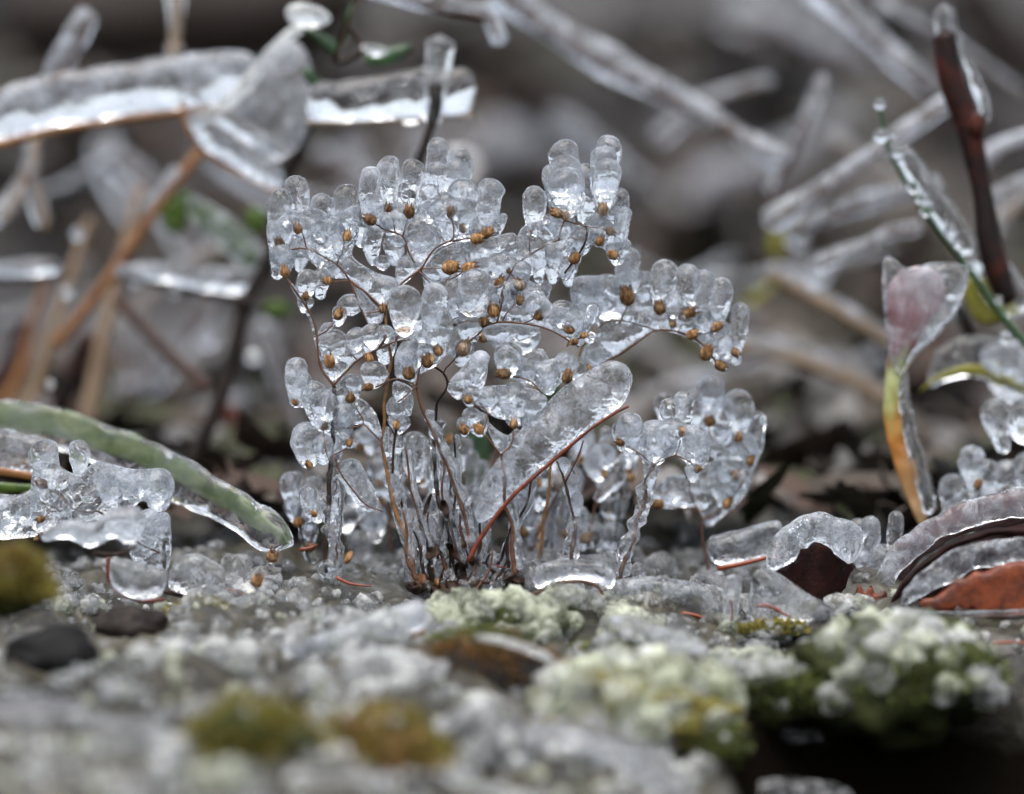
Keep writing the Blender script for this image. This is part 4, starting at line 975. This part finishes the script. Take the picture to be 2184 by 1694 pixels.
# ------------------------------------------------------------------ left ice cluster
stalk('seed_stalk', 'low ice-covered seed stalk before the green blade, its flat ice block ending blunt', -.002, (140, 1130),
  stems=[([(240, 1120), (215, 1092), (165, 1090), (140, 1075)], 2.2, 1.6), ([(140, 1075), (115, 1055), (102, 1038)], 1.8, 1.5), ([(140, 1075), (110, 1090), (98, 1100)], 1.8, 1.5), ([(100, 1150), (80, 1138), (120, 1140)], 1.8, 1.4)],
  caps=[(95, 1033, 150, 22), (88, 1107, 210, 24), (78, 1150, 200, 14)],
  lobes=[(110, 1060, 92, 936, 62), (165, 1010, 171, 938, 48), (240, 1090, 238, 1000, 60), (300, 1050, 298, 1000, 60), (335, 1085, 340, 998, 66, -.001, .8), (20, 1130, 15, 1060, 60), (270, 1060, 268, 998, 46)],
  webs=[([(70, 1000), (110, 985), (160, 1010), (210, 985), (280, 1000), (355, 1005), (362, 1060), (330, 1085), (300, 1070), (255, 1120), (200, 1110), (140, 1130), (70, 1125)], 24, 40), ([(-20, 1060), (40, 1055), (90, 1040), (95, 1130), (30, 1150), (-20, 1140)], 24, 36, .002)],
  seed=12, group='low iced stalks at the left', icemat=ICEW)
stalk('seed_stalk', 'short iced stem stub with a dark stalk, right of the flat ice block', -.004, (350, 1215),
  stems=[([(352, 1215), (350, 1180), (351, 1155)], 4, 3, STEMD), ([(340, 1180), (310, 1165), (285, 1150)], 2.2, 1.8), ([(335, 1214), (290, 1205), (265, 1190)], 2, 1.6)],
  lobes=[(348, 1170, 348, 1092, 34), (315, 1180, 318, 1085, 50), (290, 1170, 292, 1100, 36)],
  webs=[([(275, 1130), (300, 1100), (360, 1110), (360, 1210), (320, 1215), (280, 1190)], 20, 30)], seed=13, group='low iced stalks at the left')

# ------------------------------------------------------------------ right cluster at the edge
stalk('icy_clump', 'blurred cluster of clear ice fingers by the right edge under the arched leaf', .03, (2100, 1150),
  stems=[([(2050, 1150), (2090, 1080), (2150, 1040)], 4, 3, STEM)], caps=[(2085, 1035, 60, 24), (2170, 1060, 90, 24)],
  lobes=[(2035, 1120, 2028, 1010, 50), (2075, 1040, 2068, 950, 56), (2110, 1060, 2105, 980, 52), (2140, 960, 2115, 850, 60), (2190, 940, 2180, 850, 70), (2150, 1080, 2150, 980, 60), (2190, 1080, 2195, 960, 60), (2060, 1130, 2060, 1060, 50)],
  webs=[([(2000, 1110), (2040, 1050), (2120, 1040), (2200, 1060), (2200, 1110), (2130, 1100), (2080, 1130), (2020, 1140)], 22, 34), ([(2090, 760), (2130, 730), (2200, 740), (2200, 860), (2130, 850)], 30, 50, .03)], seed=14, cat='ice clump', group=None)
stalk('icy_clump', 'knot of glassy ice lumps between the brown dead leaf and the dark curled leaf', .012, (1870, 1260),
  lobes=[(1860, 1200, 1855, 1100, 44), (1900, 1200, 1912, 1090, 34), (1875, 1240, 1880, 1160, 50), (1840, 1230, 1838, 1170, 40), (1905, 1230, 1910, 1160, 40), (1885, 1250, 1885, 1210, 40, -.002), (1830, 1160, 1830, 1105, 40), (1790, 1180, 1785, 1115, 44), (1740, 1150, 1735, 1105, 50)],
  caps=[], seed=15, cat='ice clump', group=None)
# dark curled leaf at right
o = thing('curled_leaf', 'dark maroon dead leaf curling up under a thick ice rim at the right edge', 'leaf', at(1950, 1290, .0))
part('leaf_rim', g_plate([(1905, 1290), (1940, 1245), (1990, 1200), (2060, 1160), (2120, 1145), (2200, 1148)], [(1895, 1280), (1930, 1235), (1980, 1190), (2050, 1148), (2120, 1126), (2200, 1124)], -.016, 40, n=50, rough=.8), LEAFM, o)
part('leaf_blade', g_flat([(1890, 1300), (1915, 1260), (1960, 1205), (2030, 1160), (2110, 1135), (2210, 1132), (2210, 1312), (2050, 1310), (1950, 1308)], -.008, 30, 16, 10, rough=.6, seed=3), LEAFM, o)
part('leaf_fold', g_plate([(1885, 1292), (1940, 1218), (2010, 1162), (2090, 1132), (2210, 1115)], [(1848, 1266), (1912, 1168), (1998, 1102), (2090, 1066), (2210, 1036)], .006, 14, n=60, rough=2.2, seed=3), LEAFV, o)
part('ice_coat', g_plate([(1880, 1285), (1935, 1208), (2005, 1150), (2090, 1120), (2210, 1100)], [(1846, 1262), (1910, 1164), (1996, 1097), (2090, 1060), (2210, 1030)], .003, 26, n=60, rough=1.5, seed=7), ICEW, o)
part('ice_coat', g_plate([(1930, 1296), (1960, 1280), (2020, 1250), (2090, 1215), (2200, 1200)], [(1915, 1280), (1955, 1225), (2010, 1185), (2080, 1155), (2200, 1145)], -.018, 34, n=64, M=22, rough=1.5, seed=6), ICEW, o)
part('underside', g_flat([(1962, 1294), (1965, 1278), (1990, 1275), (2020, 1255), (2040, 1235), (2060, 1232), (2080, 1218), (2100, 1220), (2130, 1206), (2200, 1204), (2200, 1305), (2050, 1302), (1990, 1306)], -.021, 26, 10, 9, rough=.6, seed=3), LEAFO, o, label='rusty scalloped underside')
part('lower_edge', g_plate([(1950, 1312), (2040, 1315), (2120, 1312), (2200, 1310)], [(1950, 1302), (2040, 1303), (2120, 1300), (2200, 1297)], -.020, 30, rough=.3), LEAFM, o)
part('ice_rim', g_plate([(1895, 1305), (1990, 1316), (2090, 1316), (2200, 1312)], [(1900, 1290), (1990, 1302), (2090, 1302), (2200, 1298)], -.024, 26, rough=.4, seed=8), ICE, o)
o = thing('dead_leaf', 'dark rust-brown dead leaf making a shadowed hollow under ragged ice', 'leaf', at(1740, 1260, .004))
part('leaf_blade', g_flat([(1650, 1214), (1672, 1210), (1688, 1192), (1697, 1196), (1706, 1172), (1722, 1170), (1736, 1156), (1762, 1164), (1790, 1184), (1815, 1196), (1836, 1236), (1830, 1300), (1770, 1310), (1690, 1262)], -.001, 12, 5, 8, rough=.6, seed=5, dfun=lambda a_, b_: .012 * ((a_ - 1740) / 90) ** 2 - .004), LEAFM, o)
part('leaf_edge', g_flat([(1824, 1268), (1832, 1246), (1845, 1262), (1858, 1248), (1868, 1268), (1888, 1260), (1890, 1285), (1850, 1290), (1828, 1284)], -.008, 8, 4, 6, rough=.8, seed=7), LEAFO, o)
part('ice_coat', g_plate([(1630, 1225), (1690, 1196), (1738, 1166), (1790, 1190), (1822, 1212)], [(1640, 1150), (1690, 1112), (1750, 1092), (1805, 1106), (1850, 1140)], -.003, 50, n=44, rough=1.0, seed=2), ICEW, o)
o = thing('icy_leaf', 'flat icy leaf slab with a thin red edge lying left of the dead leaf', 'leaf', at(1600, 1200, .016))
part('ice_coat', g_plate([(1515, 1205), (1580, 1205), (1640, 1190), (1672, 1180)], [(1505, 1150), (1570, 1132), (1630, 1115), (1672, 1108)], .018, 44, rough=.5, seed=2), ICE, o)
part('leaf_edge', g_line([(1532, 1212), (1580, 1203), (1625, 1192), (1662, 1178)], .012, 6, 4), NEEDLE, o)

# ------------------------------------------------------------------ ground cover: ice lumps frozen onto the ground
def pool(n, mat, sub, rough, tag):
    return [mesh_from('ice_lump', *g_blob((0, 0, 0), (1, 1, 1), sub, rough, f=1.15, seed=tag + k * 2.7), mat) for k in range(n)]
PC = pool(6, GROUNDICE, 3, .5, 1.0); PM = pool(6, MILK, 3, .45, 20.0); PG = pool(6, MILKG, 3, .45, 40.0)
rng = random.Random(21)
HOLES = [(1960, 1640, 230, 170), (1030, 1440, 150, 75), (110, 1400, 120, 80), (270, 1340, 80, 55), (545, 1590, 165, 85), (810, 1590, 140, 75), (40, 1240, 80, 90), (1740, 1250, 100, 65), (2060, 1265, 170, 75), (1900, 1420, 210, 110)]
n = 0
tries = 0
while n < 118 and tries < 4000:
    tries += 1
    x = rng.uniform(-30, 2200); y = 1125 + 590 * rng.random()
    if any(((x - a) / c) ** 2 + ((y - b) / e) ** 2 < 1 for a, b, c, e in HOLES): continue
    if y < 1215 and 600 < x < 1500 and rng.random() < .5: continue
    d_ = ground_d(x, y)
    s = rng.choice((rng.uniform(11, 22), rng.uniform(18, 40), rng.uniform(24, 52))) * px(d_)
    P_ = rng.choices([PC, PM, PG], [.42, .38, .20] if x > 900 else [.45, .5, .05])[0]
    if y < 1250: P_ = PC
    p = at(x, y, d_)
    if p.y < -.03 and math.hypot(p.x - PITC.x - .006, p.y - PITC.y) < .052: continue
    put('ice_lump', rng.choice(P_), ground, (p.x, p.y, gheight(p.x, p.y) + s * rng.uniform(.0, .35)), (rng.uniform(-.4, .4), rng.uniform(-.4, .4), rng.uniform(0, 6.28)), (s * rng.uniform(.8, 1.5), s * rng.uniform(.8, 1.3), s * rng.uniform(.55, 1.0)))
    n += 1

for k in range(78):
    x = rng.uniform(380, 1720); y = rng.uniform(1150, 1300)
    d_ = ground_d(x, y); p = at(x, y, d_); s = rng.uniform(13, 40) * px(d_)
    put('ice_lump', rng.choice(PC), ground, (p.x, p.y, gheight(p.x, p.y) + s * .2), (rng.uniform(-.4, .4), rng.uniform(-.4, .4), rng.uniform(0, 6.28)), (s * rng.uniform(.8, 1.5), s * rng.uniform(.8, 1.2), s * rng.uniform(.6, 1.1)))
for k in range(30):
    x = rng.uniform(880, 1900); y = rng.uniform(1290, 1425)
    if any(((x - a) / c) ** 2 + ((y - b) / e) ** 2 < .8 for a, b, c, e in HOLES): continue
    d_ = ground_d(x, y); p = at(x, y, d_); s = rng.uniform(28, 60) * px(d_)
    put('ice_lump', rng.choice(PG if rng.random() < .5 else PC), ground, (p.x, p.y, gheight(p.x, p.y) + s * .1), (rng.uniform(-.3, .3), rng.uniform(-.3, .3), rng.uniform(0, 6.28)), (s * rng.uniform(.9, 1.4), s * rng.uniform(.8, 1.2), s * rng.uniform(.5, .8)))
for k in range(32):
    x = rng.uniform(120, 900); y = rng.uniform(1290, 1500)
    if any(((x - a) / c) ** 2 + ((y - b) / e) ** 2 < .9 for a, b, c, e in HOLES): continue
    d_ = ground_d(x, y); p = at(x, y, d_); s = rng.uniform(22, 55) * px(d_)
    put('ice_lump', rng.choice(PM if rng.random() < .55 else PC), ground, (p.x, p.y, gheight(p.x, p.y) + s * .15), (rng.uniform(-.3, .3), rng.uniform(-.3, .3), rng.uniform(0, 6.28)), (s * rng.uniform(.9, 1.6), s * rng.uniform(.8, 1.2), s * rng.uniform(.5, .8)))
for k in range(42):
    x = rng.uniform(180, 1720); y = rng.uniform(1430, 1720)
    if any(((x - a) / c) ** 2 + ((y - b) / e) ** 2 < 1 for a, b, c, e in HOLES): continue
    d_ = ground_d(x, y); p = at(x, y, d_); s = rng.uniform(34, 88) * px(d_)
    put('ice_lump', rng.choice(PM if rng.random() < .55 else PC), ground, (p.x, p.y, gheight(p.x, p.y) + s * .08), (rng.uniform(-.25, .25), rng.uniform(-.25, .25), rng.uniform(0, 6.28)), (s * rng.uniform(.9, 1.7), s * rng.uniform(.8, 1.2), s * rng.uniform(.32, .6)))
def in_pit(p, k):
    return p.y < -.03 and math.hypot(p.x - PITC.x - .006, p.y - PITC.y) < .053 * k
# fine ice granules: far too many to count
def granules(nn, seed, y0, y1, s0, s1, xr=(-40, 2220)):
    rg = random.Random(seed); V, F = [], []
    base = [g_blob((0, 0, 0), (1, 1, 1), 2, .4, f=1.1, seed=k * 3.3) for k in range(6)]
    while nn > 0:
        x = rg.uniform(*xr); y = rg.uniform(y0, y1)
        if any(((x - a) / c) ** 2 + ((y - b) / e) ** 2 < .8 for a, b, c, e in HOLES): nn -= .2; continue
        if noise.noise(Vector((x / 130, y / 70, seed))) < -.12: nn -= .3; continue
        d_ = ground_d(x, y); p = at(x, y, d_)
        if in_pit(p, 1.0): nn -= .1; continue
        s_ = rg.uniform(s0, s1) * px(d_)
        M3 = Euler((rg.uniform(0, 6), rg.uniform(0, 6), rg.uniform(0, 6))).to_matrix()
        c = Vector((p.x, p.y, gheight(p.x, p.y) + s_ * .3)); sc_ = Vector((rg.uniform(.8, 1.4), rg.uniform(.8, 1.4), rg.uniform(.6, 1.1)))
        o = len(V); bv, bf_ = rg.choice(base)
        for v in bv: V.append(c + M3 @ Vector((v.x * sc_.x, v.y * sc_.y, v.z * sc_.z)) * s_)
        F += [tuple(i + o for i in f) for f in bf_]
        nn -= 1
    return V, F
for sd_, mt_, n_, ya, yb in ((31, GROUNDICE, 1000, 1180, 1760), (32, MILK, 700, 1260, 1760), (33, MILKG, 350, 1260, 1760), (34, GROUNDICE, 900, 1130, 1300)):
    gr = part('ice_granules', granules(n_, sd_, ya, yb, 6, 18), mt_, ground, kind='stuff')
    gr['label'] = 'fine granules of ice crusting the ground'
# ------------------------------------------------------------------ larger things on the ground
def tufts(c, r, n, ln, seed, up=.5, zmin=-.2, wd=.18):
    rg = random.Random(seed); V, F = [], []
    for _ in range(n):
        while True:
            v = Vector((rg.gauss(0, 1), rg.gauss(0, 1), rg.gauss(0, 1))).normalized()
            if v.z > zmin: break
        k = 1 + .34 * noise.noise(v * 2.1 + Vector((seed, 0, 0))) + .2 * noise.noise(v * 5 + Vector((seed, 0, 0)))
        p0 = Vector(c) + Vector((v.x * r[0], v.y * r[1], v.z * r[2])) * k
        dr = (v + Vector((rg.uniform(-.6, .6), rg.uniform(-.6, .6), up + rg.uniform(-.3, .4)))).normalized()
        L = ln * rg.uniform(.6, 1.3); sd = dr.cross(Vector((rg.uniform(-1, 1), rg.uniform(-1, 1), rg.uniform(-1, 1)))).normalized() * L * wd
        bend = Vector((rg.uniform(-.4, .4), rg.uniform(-.4, .4), .1)) * L
        o = len(V)
        V += [p0 - sd * .6, p0 + sd * .6, p0 + dr * L * .5 - sd, p0 + dr * L * .5 + sd, p0 + dr * L + bend]
        F += [(o, o + 1, o + 3, o + 2), (o + 2, o + 3, o + 4)]
    return V, F

def moss(label, x, y, rx, ry, rz, core, blade, n, ln, seed, dz=0.0, beads=0, bead_pool=None, blade2=None, dd=0.0, bsize=(.10, .2), topb=.5):
    d_ = ground_d(x, y) + dd
    c = at(x, y, d_); s = px(d_)
    c = Vector((c.x, c.y, c.z + dz))
    r = (rx * s, ry * s, rz * s)
    o = thing('moss_clump', label, 'moss', (c.x, c.y, c.z - r[2] * .5))
    part('core', g_blob(c, r, 4, .5, f=1.6, seed=seed), core, o)
    rl = random.Random(seed * 13)
    gs = [tufts(c, r, n, ln * s, seed)]
    cs = []
    for q in range(4):
        a = rl.uniform(0, 6.28); f_ = rl.uniform(.35, .6)
        c2 = c + Vector((math.cos(a) * r[0] * .85, math.sin(a) * r[1] * .85, -r[2] * .25 + rl.uniform(0, .25) * r[2])); r2 = (r[0] * f_, r[1] * f_, r[2] * f_ * rl.uniform(.7, 1.1))
        gs.append(tufts(c2, r2, int(n * f_ * .6), ln * s, seed + 20 + q)); cs.append(g_blob(c2, r2, 3, .45, f=1.6, seed=seed + q))
    part('core', join(cs), core, o, kind='stuff')
    part('moss_blades', join(gs), blade, o, kind='stuff', smooth=False)
    if blade2: part('moss_blades', tufts(c, (r[0] * 1.02, r[1] * 1.02, r[2] * 1.02), n // 2, ln * s, seed + 1), blade2, o, kind='stuff', smooth=False)
    rg = random.Random(seed)
    for k in range(beads):
        a = rg.uniform(0, 6.28); e = rg.uniform(.55, 1.5) if rg.random() < topb else rg.uniform(-.1, .6)
        v = Vector((math.cos(a) * math.cos(e), -abs(math.sin(a)) * math.cos(e) if rg.random() < .8 else math.sin(a) * math.cos(e), math.sin(e)))
        q = c + Vector((v.x * r[0], v.y * r[1], v.z * r[2])) * rg.uniform(.95, 1.12)
        b = rg.uniform(*bsize) * rx * s
        put('ice_bead', rg.choice(bead_pool or PM), o, q, (rg.uniform(-.5, .5), rg.uniform(-.5, .5), rg.uniform(0, 6.28)), (b, b * rg.uniform(.8, 1.1), b * rg.uniform(.7, 1.2)))
    return o

moss('mound of green moss under milky ice beads, overhanging the dark hollow at lower right', 1905, 1475, 205, 170, 112, MOSSK, MOSSG, 2600, 24, 3, dz=.002, beads=120, bead_pool=PM + PG, bsize=(.07, .2), topb=.66)
moss('low pale cushion of greenish ice lumps over moss, just below the stem bases', 1060, 1325, 150, 110, 42, MOSSK, MOSSG, 300, 16, 5, beads=34, bead_pool=PG, bsize=(.14, .26))
moss('large bank of pale greenish ice lumps right of the brown mossy stone', 1350, 1520, 210, 150, 95, MOSSO, MOSSO, 300, 18, 6, beads=60, bead_pool=PG + PG + PM, bsize=(.13, .26))
moss('small bright moss fringe under clear ice in the middle of the ground', 1330, 1400, 95, 60, 30, MOSSK, MOSSG, 420, 18, 7, beads=14, bead_pool=PC, blade2=MOSSO, bsize=(.14, .26))
moss('white knobbly ice heap left of the greenish ice bank', 1030, 1590, 95, 70, 75, ROCKG, MOSSO, 40, 16, 8, beads=26, bead_pool=PM, bsize=(.2, .4))
moss('blurred golden moss tuft in the foreground, wider of the two', 540, 1620, 140, 90, 110, MOSSK, MOSSO, 1500, 26, 9, beads=5, bead_pool=PM)
moss('blurred golden moss tuft in the foreground, nearer the white ice heap', 805, 1625, 110, 80, 110, MOSSB, MOSSO, 1000, 26, 10, beads=4, bead_pool=PM)
moss('tall blurred olive moss tuft at the left edge', 20, 1255, 70, 60, 62, MOSSK, MOSSO, 700, 30, 11, dd=-.10, blade2=MOSSB, beads=12, bead_pool=PM)
moss('small dark green moss pad in the ice left of the big moss mound', 1625, 1490, 80, 60, 60, MOSSK, MOSSG, 500, 18, 12, beads=6, bead_pool=PM)
moss('round olive moss bead cushion below the greenish ice bank', 1545, 1600, 48, 40, 48, MOSSK, MOSSG, 300, 16, 13, beads=3, bead_pool=PM)
moss('tiny mossy speck beside the red needles on the icy ground', 1660, 1345, 55, 40, 16, MOSSK, MOSSO, 260, 14, 14, beads=4, bead_pool=PC)
moss('small mossy patch beneath the white foreground twig', 430, 1310, 50, 40, 24, MOSSK, MOSSO, 260, 18, 15, beads=8, bead_pool=PM, bsize=(.25, .5))
o = thing('mossy_stone', 'dark stone with a brown and green mossy crust, in front of the stem bases', 'stone', at(1030, 1440, ground_d(1030, 1440)))
dS = ground_d(1030, 1450); cS = at(1030, 1470, dS); sS = px(dS)
part('rock', g_blob(cS, (170 * sS, 110 * sS, 95 * sS), 4, .22, seed=3), ROCK, o)
part('moss_blades', tufts(cS + Vector((0, 0, 8 * sS)), (165 * sS, 100 * sS, 92 * sS), 1600, 15 * sS, 4, zmin=.15), MOSSB, o, kind='stuff', smooth=False)
part('moss_blades', tufts(cS + Vector((0, .004, 12 * sS)), (155 * sS, 92 * sS, 92 * sS), 600, 15 * sS, 5, zmin=.75), MOSSG, o, kind='stuff', smooth=False)
part('ice_coat', g_plate([(1010, 1365), (1070, 1375), (1130, 1395), (1180, 1420)], [(1010, 1352), (1070, 1358), (1130, 1375), (1185, 1402)], dS - .006, 26, rough=.4, seed=3), MILK, o)
for lab, x, y, rx, ry, rz, mt in [('smooth black stone at the left, behind the blurred foreground ice', 110, 1400, 95, 80, 62, ROCK), ('ragged black lump right of the black stone', 280, 1335, 75, 60, 45, BARKD),  # second entry is a plain black lump
                                  ('flat grey stone at the left edge of the foreground', 60, 1530, 150, 90, 40, ROCKG), ('dark wet stone deep in the hollow at lower right', 2080, 1620, 150, 110, 70, ROCK), ('small dark stone between the two golden moss tufts', 660, 1500, 40, 36, 24, ROCK)]:
    d_ = ground_d(x, y); s = px(d_)
    o = thing('stone', lab, 'stone', at(x, y, d_))
    c_ = at(x, y, d_)
    if 'hollow at lower' in lab: c_.z -= .035
    part('rock', g_blob(c_, (rx * s, ry * s, rz * s), 4, .22, seed=x), mt, o)
# foreground icy twigs and slabs
def fg_twig(label, bot, top, d, th, mat=ICEB, stem=None, smat=None, r=5):
    o = thing('icy_twig', label, 'twig', at(bot[0][0], bot[0][1], d))
    if stem: part('stem', g_line(stem, d, r, M=10), smat or BARKB, o)
    part('ice_coat', g_plate(bot, top, d, th, rough=.4, seed=len(label)), mat, o)
    return o
fg_twig('blurred foreground ice twig slanting up to the mossy stone, its belly white', [(590, 1420), (700, 1418), (800, 1385), (890, 1350), (912, 1330)], [(600, 1370), (700, 1345), (800, 1310), (880, 1280), (915, 1282)], -.05, 60, ICEF, stem=[(600, 1415), (720, 1420), (820, 1385), (905, 1345)], smat=ORANGE)
fg_twig('low arch of ice-coated twig at the bottom edge, right of the white ice heap', [(1120, 1580), (1200, 1580), (1300, 1610), (1390, 1670), (1450, 1740)], [(1110, 1545), (1200, 1535), (1320, 1560), (1420, 1625), (1490, 1740)], -.15, 60, stem=[(1120, 1562), (1200, 1558), (1310, 1585), (1405, 1650), (1470, 1740)], smat=BARKB)
fg_twig('curved ice shell with a rusty rim lying left of the short stem stub', [(232, 1225), (245, 1265), (300, 1280), (350, 1272)], [(238, 1195), (280, 1195), (320, 1205), (360, 1212)], -.02, 60, ICE, stem=[(232, 1190), (230, 1225), (250, 1262), (300, 1282), (350, 1280)], smat=STEMR, r=4)
fg_twig('pale blurred ice slab leaning over the low stalks at the left', [(85, 1158), (140, 1150), (190, 1170), (240, 1148), (270, 1160), (305, 1150)], [(90, 1130), (150, 1108), (200, 1112), (250, 1082), (310, 1084)], -.03, 50, ICEB, stem=[(200, 1180), (250, 1182), (290, 1165)], smat=STEMD, r=4)
fg_twig('rounded ice dome with a dark twig below, between the shell and the stem bases', [(355, 1260), (420, 1275), (480, 1300)], [(365, 1200), (420, 1180), (485, 1215)], -.012, 70, ICE, stem=[(350, 1262), (420, 1278), (490, 1305)], smat=STEMD, r=5)
fg_twig('leaning lump of foreground ice left of the golden moss', [(260, 1455), (320, 1455), (390, 1430), (410, 1400)], [(270, 1425), (320, 1385), (380, 1360), (405, 1365)], -.07, 60, MILK)
fg_twig('wide clear ice arch over a curved twig, right of the stem bases', [(1140, 1262), (1180, 1245), (1230, 1235), (1280, 1245), (1305, 1262)], [(1130, 1215), (1170, 1198), (1230, 1192), (1285, 1198), (1318, 1225)], -.014, 60, ICE, stem=[(1140, 1268), (1185, 1248), (1235, 1240), (1275, 1252), (1292, 1285)], smat=STEM, r=3.5)
fg_twig('upright clear ice peg standing in front of the smooth ice mound', [(1545, 1325), (1542, 1270), (1548, 1225)], [(1572, 1325), (1580, 1270), (1582, 1225)], -.018, 30, ICE, stem=[(1560, 1325), (1562, 1300), (1558, 1280)], smat=STEMR, r=2)
o = thing('ice_mound', 'smooth clear ice mound sloping right behind the ice peg', 'ice mound', at(1680, 1300, .0))
part('ice', g_flat([(1598, 1310), (1602, 1240), (1615, 1215), (1640, 1212), (1680, 1235), (1740, 1275), (1830, 1308), (1780, 1325), (1690, 1330), (1620, 1335)], -.015, 40, 64, 9, rough=.4, seed=4), ICE, o)
o = thing('ice_sheet', 'flat sheet of clear ice along the ground between the ice arch and the peg', 'ice sheet', at(1430, 1280, .0))
part('ice', g_flat([(1310, 1240), (1400, 1232), (1500, 1245), (1545, 1260), (1540, 1310), (1460, 1320), (1380, 1300), (1320, 1290)], -.009, 26, 50, 9, rough=.5, seed=9), ICEW, o)
o = thing('ice_sheet', 'sheet of clear ice on the ground behind the stem bases', 'ice sheet', at(1060, 1210, .012))
part('ice', g_flat([(900, 1215), (960, 1190), (1050, 1180), (1130, 1195), (1160, 1220), (1130, 1250), (1050, 1255), (960, 1260), (900, 1245)], .004, 24, 40, 9, rough=.7, seed=10), ICE, o)
o = thing('root_crown', 'dark frayed root crown where all the stem bases meet', 'root crown', at(985, 1258, -.002))
part('crown', join([g_blob(at(x_, y_, -.003), (rx_ * K, .004, rz_ * K), 3, .6, f=1.5, seed=x_) for x_, y_, rx_, rz_ in ((900, 1250, 30, 16), (950, 1258, 34, 20), (1000, 1256, 36, 26), (1050, 1258, 30, 16), (1100, 1240, 22, 12))]), STEMD, o, kind='stuff')
rr_ = random.Random(5)
for k in range(16):
    x0 = rr_.uniform(890, 1090); y0 = rr_.uniform(1240, 1264); x1 = x0 + rr_.uniform(-60, 60); y1 = y0 - rr_.uniform(10, 90)
    part('root', g_line([(x0, y0), ((x0 + x1) / 2 + rr_.uniform(-16, 16), (y0 + y1) / 2 + rr_.uniform(-10, 10)), (x1, y1)], rr_.uniform(-.007, .004), rr_.uniform(2.2, 4.5), 1.4, M=6, bump=.5, bf=700, seed=k, wob=7), STEMD if k % 3 else STEM, o)
for k in range(12):
    x0 = rr_.uniform(880, 1110); y0 = rr_.uniform(1225, 1262); s_ = rr_.uniform(8, 20) * K
    put('ice_bead', rr_.choice(PC), o, at(x0, y0, rr_.uniform(-.009, -.003)), (0, 0, rr_.uniform(0, 6)), (s_, s_, s_ * 1.2))
# needles
for lab, pts, d_, r_ in [('orange-red needle lying in the ice by the foot of the outermost stalk', [(718, 1232), (740, 1243), (765, 1248), (792, 1250)], -.008, 4), ('straight red needle in the ice behind the stem bases', [(1030, 1200), (1080, 1212), (1130, 1226)], .0, 2.6),
                         ('flat red needle on the ice sheet left of the peg', [(1455, 1308), (1480, 1312), (1512, 1322)], -.012, 5), ('bent red needle on the clear ice mound', [(1618, 1291), (1640, 1292), (1668, 1304), (1688, 1314)], -.014, 4),
                         ('short rusty needle on the ice left of the outermost stalk', [(640, 1172), (660, 1170), (676, 1162)], .008, 5), ('red needle crossing the rim of the lower dark leaf at right', [(2120, 1372), (2160, 1370), (2200, 1372)], -.03, 4),
                         ('thin rusty needle under the small mossy patch', [(470, 1262), (520, 1272), (560, 1275)], -.012, 2)]:
    o = thing('pine_needle', lab, 'needle', at(pts[0][0], pts[0][1], d_), 'red needles on the ice')
    part('needle', g_line(pts, d_, r_, r_ * .5, M=8), NEEDLE, o)
# dead scraps at the stem bases
rng = random.Random(8)
for k, (lab, x, y, w_, h_, an, mt) in enumerate([
    ('black withered leaf scrap at the foot of the dark upright stalk', 922, 1180, 44, 26, 30, STEMD), ('dark crumpled scrap hanging on the dark upright stalk', 950, 1085, 16, 50, 10, STEMD), ('dark curl of leaf beside the dark upright stalk', 912, 1075, 12, 54, -15, STEMD),
    ('black scrap in the knot of stem bases', 985, 1225, 30, 60, 15, STEMD), ('brown scrap below the tan stem foot', 893, 1240, 26, 44, -20, STEM), ('tan husk standing at the knot of stem bases', 930, 1250, 10, 44, -5, STEMP),
    ('flat brown leaf scrap right of the knot of stem bases', 1062, 1262, 56, 22, 30, STEM), ('dark scrap leaning left of the red blade foot', 1005, 1200, 22, 44, -30, STEMD), ('tan husk in the ice by the outermost stalk', 744, 1190, 16, 34, -25, STEMP),
    ('brown sliver between the tan stem and the knot', 950, 1262, 14, 30, 20, STEM), ('long dark root curving right from the knot of stem bases', 1075, 1235, 60, 10, 35, STEMD), ('dark scrap left of the leaning stem foot', 968, 1180, 16, 60, 35, STEMD)]):
    o = thing('leaf_scrap', lab, 'leaf scrap', at(x, y, -.005), 'withered scraps at the stem bases')
    ca, sa = math.cos(R(an)), math.sin(R(an))
    outl = []
    for i in range(8):
        a = 2 * math.pi * i / 8; rr = rng.uniform(.7, 1.15)
        u, v = math.cos(a) * w_ / 2 * rr, math.sin(a) * h_ / 2 * rr
        outl.append((x + u * ca + v * sa, y - u * sa + v * ca))
    part('scrap', g_flat(outl, -.005 + .001 * (k % 4), 5, 3, 5, rough=.8, seed=k, dfun=lambda a_, b_, k=k: .0025 * math.sin(a_ * .16 + k) + .002 * math.sin(b_ * .13)), mt, o)
for k, (lab, x, y, d_) in enumerate([('lone seed capsule lying in the ice left of the outermost stalk', 578, 1187, .0), ('golden seed capsule in the blurred foreground ice', 545, 1240, -.02)]):
    o = thing('seed_capsule', lab, 'seed capsule', at(x, y, d_), 'loose seed capsules')
    put('husk', CAPM[k], o, at(x, y + 10, d_), (.5, .3, 0), (.0027,) * 3)
